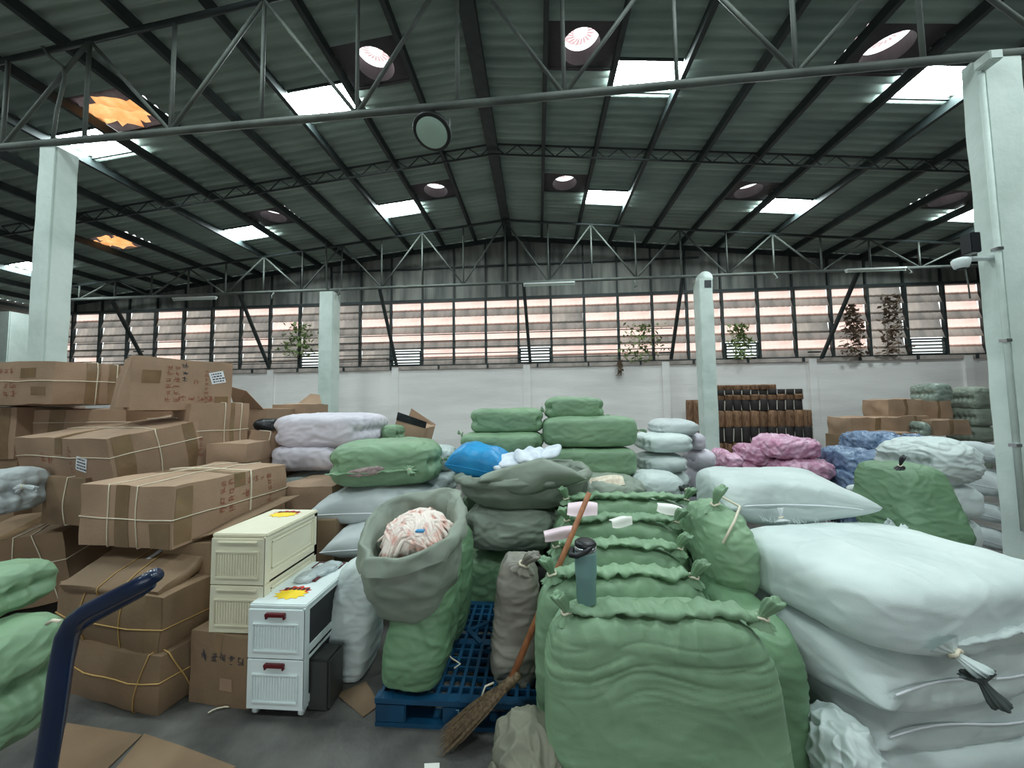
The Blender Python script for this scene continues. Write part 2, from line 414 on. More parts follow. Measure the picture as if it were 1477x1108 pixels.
# trusses
def truss(label, yl, yr, xa, xb):
    e = empty('roof_truss', label, 'truss', (0, 0, 0), kind='structure', group='steel pipe trusses')
    yy = lambda x: yl+(yr-yl)*(x+6.4)/10.95
    zc = 5.11; zt = lambda x: roof_z(x)-.235
    MB().tube([(xa, yy(xa), zc), (xb, yy(xb), zc)], .042, 10).obj('bottom_chord', M_PIPE, e, True)
    MB().tube([(xa, yy(xa), zt(xa)), (RX, yy(RX), zt(RX)), (xb, yy(xb), zt(xb))], .035, 8).obj('top_chord', M_BEAM, e, True)
    k = int((xa-RX)/1.22)
    while RX+1.22*k < xb:
        x = RX+1.22*k
        if x > xa:
            MB().tube([(x, yy(x), zc), (x, yy(x), zt(x))], .024, 8).obj('vertical_bar', M_PIPE, e, True)
            if k % 2:
                for s in (-1, 1):
                    x2 = x+s*1.22
                    if xa < x2 < xb: MB().tube([(x, yy(x), zc), (x2, yy(x2), zt(x2))], .024, 8).obj('diagonal_bar', M_PIPE, e, True)
        k += 1
    return e
truss('steel pipe truss nearest the camera, carrying the round lamp', 4.0, 3.77, -13.5, 10)
truss('far steel pipe truss in front of the gable wall, with tube lights', 10.0, 10.0, -15.5, 13.5)
def lattice(label, y, zoff, dep):
    e = empty('lattice_rafter', label, 'rafter', kind='structure')
    for s in (-1, 1):
        xe = RX+s*11.5
        MB().bar((RX, y, roof_z(RX)+zoff), (xe, y, roof_z(xe)+zoff), .03).obj('top_chord', M_BEAM, e)
        MB().bar((RX, y, roof_z(RX)+zoff-dep), (xe, y, roof_z(xe)+zoff-dep), .03).obj('bottom_chord', M_BEAM, e)
        n = 44
        for i in range(n):
            a = RX+s*11.5*i/n; b = RX+s*11.5*(i+1)/n
            za = roof_z(a)+zoff-(dep if i % 2 else 0); zb = roof_z(b)+zoff-(0 if i % 2 else dep)
            MB().bar((a, y, za), (b, y, zb), .016).obj('lacing_bar', M_BEAM, e)
lattice('slim zigzag lattice rafter crossing under the roof midway', 7.2, -.06, .22)
# columns
def column(label, x, y, wx, wy, top, rz=0, chamfer=.02):
    e = empty('concrete_column', label, 'column', (x, y, 0), rz, kind='structure', group='painted concrete columns')
    V, F = cube_grid(4, 4, 40)
    P = V*np.array([wx/2, wy/2, top/2])+np.array([0, 0, top/2])
    nn = .006*pn(P*np.array([6, 6, 3])+x*3)+.01*pn(P*1.7+x)
    m = np.maximum(np.abs(V[:, 0]), np.abs(V[:, 1])) > .99
    P[:, 0] += np.sign(V[:, 0])*nn*m; P[:, 1] += np.sign(V[:, 1])*nn*m
    me = np_mesh('shaft', P, F, False)
    bm = bmesh.new(); bm.from_mesh(me)
    eds = [ed for ed in bm.edges if all(abs(abs(v.co.x)-wx/2) < .03 and abs(abs(v.co.y)-wy/2) < .03 for v in ed.verts) and abs(ed.verts[0].co.z-ed.verts[1].co.z) > .01]
    bmesh.ops.bevel(bm, geom=eds, offset=chamfer, segments=2, affect='EDGES'); bm.to_mesh(me); bm.free()
    link('shaft', me, M_COLUMN, e)
    return e
cL = column('white painted concrete column at left rising from the cartons', -6.29, 4.12, .254, .245, 5.07)
cR = column('large white painted concrete column at the right edge', 4.715, 3.85, .37, .20, 5.12)
column('slim white concrete column left of centre near the back wall', -6.1, 10.0, .42, .40, 5.0)
cF = column('white rounded-top concrete column in front of the brown roll stack', 4.56, 10.0, .37, .36, 4.98)
column('pale concrete column far left behind the left column', -15.9, 9.6, .6, .5, 4.6)
MB().lathe([(.19, -.18), (.19, .18)], (0, 0, 0), 24).obj('rounded_cap', M_COLUMN, cF, True).matrix_local = Matrix.Translation((0, 0, 4.98)) @ Matrix.Rotation(math.pi/2, 4, 'X')
MB().span((-.03, -.19, 4.72), (.14, -.17, 4.92)).obj('bracket', M_BLK, cF)
MB().tube([(-.205, -.1, 0.4), (-.215, -.1, 4.9)], .022, 8).obj('conduit', M_COLUMN, cR, True)
for z in (1.2, 2.2, 3.1): MB().box((-.215, -.1, z), (.05, .06, .03)).obj('conduit_clip', M_STEEL, cR)
jb = MB()
MB().box((-.2, -.15, 5.0), (.12, .14, .1)).obj('socket_bracket', M_COLUMN, cR, bevel=.01)
# walls
wallb = empty('wall_back', 'white lower gable wall at the back of the hall', None, kind='structure')
MB().span((X0, YW, 0), (X1, YW+.2, 2.82)).obj('masonry', M_WALL, wallb)
MB().span((X0, YW-.06, 2.82), (X1, YW+.2, 2.93)).obj('coping', M_LEDGE, wallb)
px_posts = [-0.35+4.31*k for k in range(-4, 4)]
for x in px_posts:
    MB().span((x-.11, YW-.07, 0), (x+.11, YW, 2.9)).obj('pilaster', M_WALL, wallb)
for x in np.arange(X0+.4, X1, 1.6):
    MB().box((x, YW-.08, 2.87), (.05, .05, .12)).obj('anchor_stub', M_BEAM, wallb)
for z in (.55, 1.1, 1.65, 2.2): MB().span((X0, YW-.004, z-.006), (X1, YW, z+.006)).obj('board_mark', M_WALL, wallb)
ZB, ZT = 2.93, 5.07
win = empty('window_1', 'louvred window band of pinkish translucent sheets above the back wall', None, kind='structure')
MUL = 1.057
mx0 = -0.60
ks = [k for k in range(-16, 16) if X0 < mx0+MUL*k < X1-.2]
for k in ks:
    x = mx0+MUL*k
    MB().span((x-.035, YW-.04, ZB), (x+.035, YW+.06, ZT)).obj('mullion', M_BEAM, win)
MB().span((X0, YW-.05, ZT-.03), (X1, YW+.08, ZT+.06)).obj('head_rail', M_BEAM, win)
MB().span((X0, YW-.03, ZB), (X1, YW+.08, ZB+.04)).obj('sill_rail', M_BEAM, win)
vent_px = {-1+0: 1}
rows = 4; rh = (ZT-ZB-.04)/rows
small = []
for px in (602, 787, 1052, 1322, 448): small.append(at(px, 512, YW)[0])
meshes = {}
def sheet_mesh(kind):
    if kind in meshes: return meshes[kind]
    wd = MUL-.07
    n = 24; V = []; F = []
    if kind == 'sheet': z0, z1, y0, y1 = rh*.40, rh*1.02, .05, .10
    else: z0, z1, y0, y1 = -.02, rh*.52, -.01, .07
    for i in range(n+1):
        x = wd*i/n; dy = .012*math.sin(i*math.pi/2)
        V += [(x, y0+dy, z0), (x, y1+dy, z1)]
    for i in range(n): F.append((2*i, 2*i+2, 2*i+3, 2*i+1))
    meshes[kind] = np_mesh(kind, V, F); return meshes[kind]
random.seed(11)
for k in ks:
    x = mx0+MUL*k+.035
    for r in range(rows):
        if r == 0 and any(abs(x+MUL/2-sx) < MUL*.5 for sx in small): continue
        z = ZB+.04+rh*r
        dim = (x < -5.8 and random.random() < .68) or (9.6 < x < 11.6) or random.random() < .06 or (-8.5 < x < -6.8)
        o = link('translucent_sheet', sheet_mesh('sheet').copy(), T_DIM if dim else T_PINK, win); o.location = (x, YW, z)
        o = link('louvre_blade', sheet_mesh('blade').copy(), T_GREY if random.random() < .7 else T_DIM, win); o.location = (x, YW, z)
for i, z in enumerate((3.12, 3.32, 3.52, 3.74, 3.95)):
    MB().bar((X0+.2, YW-.06, z), (4.2, YW-.06, z), .025).obj('guard_rail', M_BEAM, win)
for sx in small:
    k = round((sx-mx0-MUL/2)/MUL); x = mx0+MUL*k+.035; wd = MUL-.07
    f = MB()
    for zz in (ZB+.05, ZB+rh*.95): f.span((x, YW-.03, zz-.02), (x+wd, YW+.05, zz+.02))
    for xx in (x+.02, x+wd-.02): f.span((xx-.02, YW-.03, ZB+.05), (xx+.02, YW+.05, ZB+rh*.95))
    f.obj('opening_frame', M_BEAM, win)
    for q in range(4):
        MB().box((x+wd/2, YW+.02, ZB+.12+.1*q), (wd, .09, .012), Matrix.Rotation(.7, 3, 'X')).obj('opening_slat', M_PIPE, win)
# gable sheet above band
gab = empty('wall_gable', 'weathered grey gable sheeting above the louvred band', None, kind='structure')
for k in ks:
    x = mx0+MUL*k; xb = min(x+MUL, X1)
    n = 16; V = []; F = []
    for i in range(n+1):
        xx = x+(xb-x)*i/n; dy = .014*math.sin(i*math.pi/2)
        V += [(xx, YW+.06+dy, ZT), (xx, YW+.06+dy, max(roof_z(xx)+.02, ZT+.01))]
    for i in range(n): F.append((2*i, 2*i+2, 2*i+3, 2*i+1))
    link('gable_panel', np_mesh('gable_panel', V, F), M_GABLE, gab)
    if roof_z(x) > ZT+.15:
        MB().span((x-.025, YW, ZT), (x+.025, YW+.05, roof_z(x)-.03)).obj('gable_post', M_BEAM, gab)
MB().span((RX-.14, YW-.05, ZT), (RX-.04, YW+.05, RZ-.1)).obj('gable_post', M_BEAM, gab)
for z in (6.2,):
    MB().bar((RX-6, YW+.02, z), (RX+6, YW+.02, z), .05).obj('gable_rail', M_BEAM, gab)
for s in (-1, 1):
    xe = RX+s*15.5
    MB().bar((RX, YW-.02, roof_z(RX)-.12), (xe, YW-.02, roof_z(xe)-.12), .06, .12).obj('verge_rail', M_BEAM, gab)
# struts from the wall up to the far truss
for (bx, by, tx, ty) in ((205, 515, 162, 434), (388, 530, 345, 424), (572, 527, 547, 414), (765, 524, 755, 406), (968, 518, 985, 398), (1185, 517, 1240, 387)):
    a = at(bx, by, YW-.1); b = at(tx, ty, 10.05)
    MB().bar(a, b, .09, .06).obj('brace_strut', M_BEAM, win)
    MB().span((a[0]-.35, YW-.1, a[2]+.18), (a[0], YW-.05, a[2]+.22)).obj('brace_foot', M_BEAM, win)
# side walls
wl = empty('wall_left', 'grey louvred left side wall of the hall', None, kind='structure')
MB().span((X0-.2, YB, 0), (X0, YW+.2, 2.9)).obj('masonry', M_WALL, wl)
for i in range(9):
    MB().box((X0, (YB+YW)/2, 3.0+.28*i), (.02, YW-YB, .34), Matrix.Rotation(.35, 3, 'Y')).obj('louvre_blade', M_GRIME, wl)
wr = empty('wall_right', 'plain right side wall of the hall', None, kind='structure')
MB().span((X1, YB, 0), (X1+.2, YW+.2, 2.9)).obj('masonry', M_WALL, wr)
for i in range(9):
    MB().box((X1, (YB+YW)/2, 3.0+.28*i), (.02, YW-YB, .34), Matrix.Rotation(-.35, 3, 'Y')).obj('louvre_blade', M_GRIME, wr)
wrr = empty('wall_rear_added', 'unseen rear wall added to cut light from behind, with a wide open gateway', None, kind='structure')  # wall added to hold back light from behind; gateway lets some in
GX0, GX1, GZ = -4.5, 3.5, 3.6
MB().span((X0, YB-.2, 0), (GX0, YB, 6.9)).obj('masonry', M_WALL, wrr)
MB().span((GX1, YB-.2, 0), (X1, YB, 6.9)).obj('masonry', M_WALL, wrr)
MB().span((GX0, YB-.2, GZ), (GX1, YB, 7.2)).obj('masonry', M_WALL, wrr)
# ------------------------------------------------------------------ SACK BUILDERS
def sack_body(L, W, H, seed=0, e=4.0, n=26, wr=.012, seam_ends=True, hcrease=0.0, pinch=0.0, pleat=0.0, lean=(0, 0), taper=0.0, flat=.12, sag=0.0, wf=(5, 5, 12), belly=0.0):
    n = int(n*1.45)
    nx = max(8, int(n*L/max(L, W, H))); ny = max(8, int(n*W/max(L, W, H))); nz = max(8, int(n*H/max(L, W, H)))
    C, F = cube_grid(nx, ny, nz)
    ex = e
    nrm = (np.abs(C)**ex).sum(1)**(1/ex)
    P = C/nrm[:, None]
    N = np.sign(P)*np.abs(P)**(ex-1); N /= np.linalg.norm(N, axis=1)[:, None]
    h = np.array([L/2, W/2, H/2])
    Q = P*h
    o = seed*7.31
    if pinch:
        t = sst(.55, 1.0, np.abs(P[:, 0])); Q[:, 2] *= 1-pinch*t
        Q[:, 1] *= 1+.25*pinch*t
    # wrinkles
    sc = np.array(wf)
    wv = np.stack([pn(Q*3.1+o+31), pn(Q*3.1+o+47), pn(Q*3.1+o+59)], 1)*.10
    r1 = np.exp(-np.abs(pn((Q+wv)*sc+o))*9)
    r2 = np.exp(-np.abs(pn((Q+wv)*sc*np.array([1.9, 1.9, 1.6])+o+9))*9)
    g1 = np.exp(-np.abs(pn((Q+wv)*sc*.8+o+17))*10)
    big = pn(Q*2.6+o+3)
    d = wr*(.45*r1+.30*r2-.40*g1-.12)+wr*1.7*big
    if belly: d = d+belly*np.exp(-((P[:, 2]+.2)/.6)**2)*(1-np.abs(P[:, 2]))
    if hcrease:     # horizontal tension creases below the mouth
        q = np.exp(-((P[:, 2]-.62)/.22)**2)+.10*np.exp(-((P[:, 2]+.1)/.3)**2)
        d = d-hcrease*q*np.exp(-np.abs(pn(np.stack([Q[:, 0]*2.2+o, Q[:, 1]*2.2, Q[:, 2]*30+3*pn(Q*2.5+o)], 1)))*7)
    if seam_ends:   # gathered, sewn ends on +-x
        t = sst(.8, .99, np.abs(C[:, 0]))
        gz = np.exp(-(Q[:, 2]/(.10*H))**2)
        d = d - t*gz*.10*H + t*.016*np.sin(Q[:, 1]*70+o+3*pn(Q*6+o))*np.exp(-np.abs(Q[:, 2])/(.22*H))
    if pleat:       # vertical gathers under a tied top
        t = sst(.15, .95, P[:, 2])
        d = d + t*pleat*(1-np.abs(pn(np.stack([Q[:, 0]*11+o, Q[:, 1]*11, Q[:, 2]*2.2], 1)))*2.4)
    Q = Q+N*d[:, None]
    if taper:
        t = (P[:, 2]+1)/2; Q[:, 0] *= 1-taper*t; Q[:, 1] *= 1-taper*t
    if sag: Q[:, 2] -= sag*H*np.abs(P[:, 0])**2
    zf = -H/2*(1-flat)
    lo = Q[:, 2] < zf; Q[lo, 2] = zf+(Q[lo, 2]-zf)*.15
    Q[:, 2] -= Q[:, 2].min()
    t = Q[:, 2]/H
    Q[:, 0] += lean[0]*t; Q[:, 1] += lean[1]*t
    return np_mesh('body', Q, F)
def knot_mesh(r=.04, h=.12, seed=0, bend=.5, flare=1.0):
    rr = random.Random(seed); n = 44; prof = [(1.5, -.10), (1.05, .02), (.42, .16), (.40, .26), (.75*flare, .48), (1.1*flare, .75), (1.15*flare, .95), (.95*flare, 1.0), (.4, .9)]
    r *= .85; flare *= .72
    prof = [(1.5, -.10), (1.05, .02), (.42, .16), (.40, .26), (.75*flare, .48), (1.1*flare, .75), (1.15*flare, .95), (.95*flare, 1.0), (.4, .9)]
    V = []; F = []; ph = rr.uniform(0, 6)
    for i, (q, z) in enumerate(prof):
        for k in range(n):
            a = 2*math.pi*k/n
            pl = 1+(.10*math.sin(9*a+ph)+.08*math.sin(5*a+2*ph)+.06*math.sin(14*a))*(1 if i != 3 else .4)
            x = r*q*pl*math.cos(a)*1.15; y = r*q*pl*math.sin(a)*.7
            zz = h*z*(1+.05*math.sin(3*a+ph)*(z > .6))
            V.append((x+bend*h*max(z, 0)**1.6, y, zz))
    m = len(prof)
    for i in range(m-1):
        for k in range(n): F.append((i*n+k, i*n+(k+1) % n, (i+1)*n+(k+1) % n, (i+1)*n+k))
    F.append(tuple((m-1)*n+k for k in range(n)))
    return np_mesh('knot', V, F)
def add_knot(parent, loc, rot, r, h, m, seed=0, bend=.4, tie=True, flare=1.0, name='knot'):
    k = link(name, knot_mesh(r, h, seed, bend, flare), m, parent); k.location = loc; k.rotation_euler = rot
    if tie:
        t = MB().tube([(r*.52*math.cos(a)+bend*h*.21**1.6, r*.36*math.sin(a), h*.21+.004*math.sin(3*a)) for a in np.linspace(0, 2*math.pi, 14)], r*.13, 6).obj('tie', M_STRAP, k, True)
    return k
def ridge_mesh(a, b, r, seed, sagz=0.0, n=60, wob=.012):
    """rolled, puckered mouth seam between two points"""
    a = np.array(a, float); b = np.array(b, float); V = []; F = []; m = 12
    t = np.linspace(0, 1, n); c = a+(b-a)*t[:, None]
    c[:, 2] += sagz*4*t*(1-t)+wob*pn(np.stack([t*9+seed, t*0, t*0], 1)); c[:, 1] += wob*pn(np.stack([t*7+seed+5, t*0, t*0], 1))
    pk = pn(np.stack([t*26+seed, t*0+.3, t*0+.7], 1))*2.2
    for i in range(n):
        s = min(1, .35+6*min(t[i], 1-t[i]))*(1+.15*pk[i])
        for k in range(m):
            g = 2*math.pi*k/m; V.append((c[i, 0], c[i, 1]+r*1.7*s*math.cos(g), c[i, 2]+r*.62*s*math.sin(g)))
    for i in range(n-1):
        for k in range(m): F.append((i*m+k, i*m+(k+1) % m, (i+1)*m+(k+1) % m, (i+1)*m+k))
    V = np.array(V); V[:, 2] += r*.75*pn(V*np.array([22, 30, 30])+seed)+r*.4*pn(V*np.array([50, 40, 40])+seed); V[:, 1] += r*.9*pn(V*np.array([14, 9, 9])+seed+8)
    return np_mesh('rolled_mouth', V, F)
def pillow_mesh(L, W, H, seed=0, n=34, ear=.10, wr=.010, p=3.2, sag=0.0):
    """two sewn panels: pointed corner ears, flat sewn rim"""
    m = max(10, int(n*W/L)); V = []; F = []
    u = np.linspace(-1, 1, n+1); v = np.linspace(-1, 1, m+1)
    # denser near the rim
    u = np.sin(u*math.pi/2); v = np.sin(v*math.pi/2)
    U, Vv = np.meshgrid(u, v, indexing='ij')
    base = (np.clip(1-np.abs(U)**p, 0, 1)**.55)*(np.clip(1-np.abs(Vv)**p, 0, 1)**.55)
    X = U*L/2*(1-ear*(1-np.abs(Vv)**3)*np.abs(U)**6)
    Y = Vv*W/2*(1-ear*(1-np.abs(U)**3)*np.abs(Vv)**6)
    o = seed*5.17
    def nz(z):
        P = np.stack([X.ravel(), Y.ravel(), np.full(X.size, z)], 1)
        edge = 1-np.minimum(1, base.ravel()*1.3)
        r = 1-np.abs(pn(P*np.array([5, 5, 5])+o))*2.2
        pl = (1-np.abs(pn(P*np.array([14, 14, 5])+o+4))*2.4)*(.4+edge)
        return (wr*(r-.5)+wr*1.1*pl+wr*1.6*pn(P*2.5+o)).reshape(X.shape)*np.minimum(1, base*3)
    top = H*.58*base+nz(1.0); bot = -H*.42*base**.7+nz(7.0)*.6
    zr = -sag*H*(np.abs(U)**3+np.abs(Vv)**3)*.5
    top += zr; bot += zr*.6
    idx = {}
    def vid(s, i, j):
        rim = i in (0, n) or j in (0, m)
        k = (0 if rim else s, i, j)
        if k not in idx:
            idx[k] = len(V); z = (top if s > 0 else bot)[i, j]
            if rim: z = zr[i, j]
            V.append((X[i, j], Y[i, j], z))
        return idx[k]
    for i in range(n):
        for j in range(m):
            F.append((vid(1, i, j), vid(1, i+1, j), vid(1, i+1, j+1), vid(1, i, j+1)))
            F.append((vid(-1, i, j), vid(-1, i, j+1), vid(-1, i+1, j+1), vid(-1, i+1, j)))
    V = np.array(V); z0 = V[:, 2].min()
    rim = [(X[i, 0], Y[i, 0], zr[i, 0]-z0) for i in range(n+1)]
    rim2 = [(X[i, m], Y[i, m], zr[i, m]-z0) for i in range(n+1)]
    sideL = [(X[0, j], Y[0, j], zr[0, j]-z0) for j in range(m+1)]; sideR = [(X[n, j], Y[n, j], zr[n, j]-z0) for j in range(m+1)]
    V[:, 2] -= z0
    return np_mesh('body', V, F), (rim, rim2, sideL, sideR)
def span_box(l, t, r, b, Yf, W):
    """world box whose picture outline is about l,t,r,b with its front at depth Yf"""
    ym = (t+b)/2
    xl = at(l, ym, Yf+(.15 if l < 776 else .7)*W)[0]; xr = at(r, ym, Yf+(.7 if r < 776 else .15)*W)[0]
    xc = (l+r)/2
    zt = at(xc, t, Yf+(.55*W if t > 590 else .1*W))[2]; zb = at(xc, b, Yf+.08*W)[2]
    return (xl+xr)/2, Yf+W/2, zb, xr-xl, zt-zb
_sd = [0]
def sack(name, label, m, l, t, r, b, Yf, W, group=None, rz=0.0, rot=None, dz=0.0, floor=False, knots=(), **k):
    x, y, zb, L, H = span_box(l, t, r, b, Yf, W)
    if floor: H += zb; zb = 0.0
    _sd[0] += 1; sd = _sd[0]
    e = empty(name, label, 'sack', (x, y, zb+dz), rz, group, rot=rot)
    link('body', sack_body(L, W, H, seed=sd, **k), m, e)
    for kk in knots:     # (side 'l'/'r'/'f' , fraction up, r, h, material)
        s, uu, vv, kr, kh = kk[:5]; km = kk[5] if len(kk) > 5 else m
        loc, ro = {'l': ((-L/2*.99, vv*W/2, uu*H), (0, -1.3, 0)), 'r': ((L/2*.99, vv*W/2, uu*H), (0, 1.3, 0)),
                   'f': ((vv*L/2, -W/2*.98, uu*H), (1.9, 0, 0)), 't': ((vv*L/2, -W*.12, H*.97), (.25, .5*vv, .4))}[s]
        add_knot(e, loc, ro, kr, kh, km, sd+int(10*uu))
    e['_dim'] = (L, W, H)
    return e
def seam_line(e, pts, m, r=.004): return MB().tube(pts, r, 6).obj('seam', m, e, True)
def pillow(name, label, m, l, t, r, b, Yf, W, group=None, rz=0.0, rot=None, dz=0.0, seam=None, **k):
    x, y, zb, L, H = span_box(l, t, r, b, Yf, W)
    _sd[0] += 1
    e = empty(name, label, 'sack', (x, y, zb+dz), rz, group, rot=rot)
    me, rims = pillow_mesh(L, W, H, seed=_sd[0], **k)
    link('body', me, m, e)
    for q in rims: seam_line(e, q, seam or m)
    return e

# ------------------------------------------------------------------ CARTON BUILDER
class Carton:
    def __init__(s, label, size, loc, rz=0.0, tilt=(0, 0), m=None, seed=0, bulge=.012, dent=.012, name='cardboard_box', group='strapped cardboard boxes', crush=0.0):
        s.h = np.array(size)/2; s.seed = seed; s.b = bulge; s.d = dent; s.cr = crush
        s.e = empty(name, label, 'box', loc, group=group, rot=Euler((tilt[0], tilt[1], rz), 'XYZ'))
        nx, ny, nz = [max(4, int(2*q*22)) for q in s.h]
        C, F = cube_grid(min(nx, 24), min(ny, 24), min(nz, 14))
        me = np_mesh('body', s.map(C), F, False)
        m = m or M_CARD; s.m = m
        s.body = link('body', me, m, s.e)
        me.polygons.foreach_set('use_smooth', [True]*len(me.polygons))
        try: me.set_sharp_from_angle(angle=.7)
        except Exception: pass
    def map(s, C, off=0.0):
        C = np.asarray(C, float); P = C*s.h; o = s.seed*3.3
        A = np.abs(C)
        W = 1-np.clip(A, 0, 1)**2.0
        for k in range(3):
            face = A[:, k] > .999
            prof = np.ones(len(C))
            for j in range(3):
                if j != k: prof *= W[:, j]
            P[:, k] += np.sign(C[:, k])*face*(s.b*prof+off)
        nn = np.stack([pn(P*4+o), pn(P*4+o+11), pn(P*4+o+23)], 1)
        P = P+nn*s.d*1.4
        if s.cr:
            t = sst(.2, 1, C[:, 2]); P[:, 2] -= s.cr*t*(.5+pn(np.stack([C[:, 0]*1.5+o, C[:, 1]*1.5, C[:, 2]*0], 1)))
        P[:, 2] += s.h[2]
        return P
    FACE = {'-y': (1, -1, 0, 2), '+y': (1, 1, 0, 2), '-x': (0, -1, 1, 2), '+x': (0, 1, 1, 2), '+z': (2, 1, 0, 1)}
    def pts(s, face, uv, off):
        k, sg, a, b = s.FACE[face]; C = np.zeros((len(uv), 3)); C[:, k] = sg
        uv = np.array(uv); C[:, a] = uv[:, 0]; C[:, b] = uv[:, 1]
        return s.map(C, off)
    def patch(s, name, face, u0, u1, v0, v1, m, off=.002, n=8, rot=0.0):
        hh = s.h[s.FACE[face][2]]/s.h[s.FACE[face][3]]
        uu, vv = np.meshgrid(np.linspace(u0, u1, n+1), np.linspace(v0, v1, n+1), indexing='ij')
        if rot:
            cu, cv = (u0+u1)/2, (v0+v1)/2; du, dv = (uu-cu)*hh, vv-cv
            uu = cu+(du*math.cos(rot)-dv*math.sin(rot))/hh; vv = cv+du*math.sin(rot)+dv*math.cos(rot)
        P = s.pts(face, np.stack([uu.ravel(), vv.ravel()], 1), off); F = []
        for i in range(n):
            for j in range(n): F.append((i*(n+1)+j, (i+1)*(n+1)+j, (i+1)*(n+1)+j+1, i*(n+1)+j+1))
        return link(name, np_mesh(name, P, F), m, s.e)
    def loop(s, axis, c, m=None, r=.0036, skew=0.0):
        """string round the carton in the plane axis = c"""
        others = [k for k in range(3) if k != axis]; path = []
        seq = [(-1, -1), (1, -1), (1, 1), (-1, 1)]
        for q in range(4):
            a, b = seq[q], seq[(q+1) % 4]
            for t in np.linspace(0, 1, 9)[:-1]: path.append((a[0]+(b[0]-a[0])*t, a[1]+(b[1]-a[1])*t))
        C = np.zeros((len(path)+1, 3))
        for i, (p, q) in enumerate(path+[path[0]]):
            C[i, axis] = c+skew*(p+q)/2; C[i, others[0]] = p; C[i, others[1]] = q
        P = s.map(C, .004)
        return MB().tube(P, r, 6).obj('string', m or M_STRAP, s.e, True)
    def tape_z(s, axis=0, wd=.14):
        """tape along the top seam, over both ends"""
        a = 'x' if axis == 0 else 'y'
        if axis == 0:
            s.patch('tape', '+z', -1, 1, -wd, wd, M_TAPE, .0015); 
            for sg in ('-x', '+x'): s.patch('tape', sg, -wd, wd, .45, 1, M_TAPE, .0015)
        else:
            s.patch('tape', '+z', -wd, wd, -1, 1, M_TAPE, .0015)
            for sg in ('-y', '+y'): s.patch('tape', sg, -wd, wd, .4, 1, M_TAPE, .0015)
        return s
    def label(s, face, u, v, wd, hg, rot=.2, lines=4):
        hu = s.h[s.FACE[face][2]]; hv = s.h[s.FACE[face][3]]
        du, dv = wd/2/hu, hg/2/hv
        lb = s.patch('label_sticker', face, u-du, u+du, v-dv, v+dv, M_LABEL, .003, 4, rot)
        mb = MB()
        for q in range(lines):
            vv = v+dv*(.65-1.3*q/(lines-1)); a = -.75; rr = random.Random(q+int(100*u))
            while a < .7:
                b = a+rr.uniform(.12, .4)
                pt = []
                for (x_, y_) in ((a, vv-dv*.10), (b, vv-dv*.10), (b, vv+dv*.10), (a, vv+dv*.10)):
                    xx = x_*wd/2; yy = (y_-v)*hv
                    pt.append((u+(xx*math.cos(rot)-yy*math.sin(rot))/hu, v+(xx*math.sin(rot)+yy*math.cos(rot))/hv))
                mb.quad(*s.pts(face, pt, .0045)); a = b+.1
        o = mb.obj('label_print', M_INK, s.e); o.parent = lb
        return s
    def glyphs(s, face, u, v, cell, nu, nv, seed=0, m=None, dens=.6):
        """printed character-like marks, cell in metres"""
        hu = s.h[s.FACE[face][2]]; hv = s.h[s.FACE[face][3]]; rr = random.Random(seed); mb = MB()
        for i in range(nu):
            for j in range(nv):
                cu, cv = u+i*cell*1.25/hu, v-j*cell*1.25/hv
                for q in range(9):
                    if rr.random() > dens+.25: continue
                    if rr.random() < .55: a, b, w_, h_ = rr.uniform(-.4, 0), rr.uniform(-.45, .4), rr.uniform(.3, .8), .09
                    else: a, b, w_, h_ = rr.uniform(-.45, .35), rr.uniform(-.45, 0), .09, rr.uniform(.3, .8)
                    f = lambda x_, y_: (cu+x_*cell/hu, cv+y_*cell/hv)
                    mb.quad(*s.pts(face, [f(a, b), f(a+w_, b), f(a+w_, b+h_), f(a, b+h_)], .0018))
        if mb.V: mb.obj('printed_marks', m or M_PRINT, s.e)
        return s
    def flap(s, name, corners, m=None, th=.006):
        """a free cardboard flap given by four local points"""
        a, b, c, d = [Vector([float(k) for k in q]) for q in corners]; n_ = (b-a).cross(d-a).normalized()*th
        MB().add([a, b, c, d, a+n_, b+n_, c+n_, d+n_], [(3, 2, 1, 0), (4, 5, 6, 7), (0, 1, 5, 4), (1, 2, 6, 5), (2, 3, 7, 6), (3, 0, 4, 7)]).obj(name, m or s.m, s.e)
        return s
# ------------------------------------------------------------------ CARTONS, LEFT HEAP
def front_box(label, pl, Yl, pr, Yr, pt, pb, D, m=None, seed=0, tilt=(0, 0), H=None, dz=0.0, floor=False, **k):
    """carton from its front face: left/right picture columns with depths, top/bottom rows at the right corner"""
    A = at(pl, pb, Yl); B = at(pr, pb, Yr); T = at(pr, pt, Yr)
    zb = B[2]; h = H or T[2]-B[2]
    if floor: h = T[2]; zb = 0.0
    dx, dy = B[0]-A[0], B[1]-A[1]; L = math.hypot(dx, dy); rz = math.atan2(dy, dx)
    c = ((A[0]+B[0])/2-math.sin(rz)*D/2, (A[1]+B[1])/2+math.cos(rz)*D/2, zb+dz)
    return Carton(label, (L, D, h), c, rz, tilt, m, seed, **k)
b = front_box('strapped pink-brown carton on top of the heap at the left picture edge', -52, 2.95, 75, 2.85, 520, 583, .52, seed=1)
b.loop(0, .0).loop if False else None
b.loop(2, .1); b.loop(1, .1); b.loop(1, .7)
b.patch('tape', '+x', -.2, .2, -1, 1, M_TAPE); b.patch('tape', '-y', .3, .62, .25, .7, M_TAPE); b.patch('tape', '-y', .55, .85, -.6, -.2, M_TAPE)
b.patch('tape', '+x', .45, .8, -1, 1, M_TAPE)
b.glyphs('-y', -.5, .55, .05, 6, 1, 3).glyphs('-y', .0, -.1, .06, 2, 2, 4).glyphs('-y', -.8, -.1, .07, 1, 2, 5)
b = front_box('carton with open left flaps and white label, top of the heap', 186, 2.80, 333, 3.40, 524, 590, .44, seed=2, tilt=(0, .02))
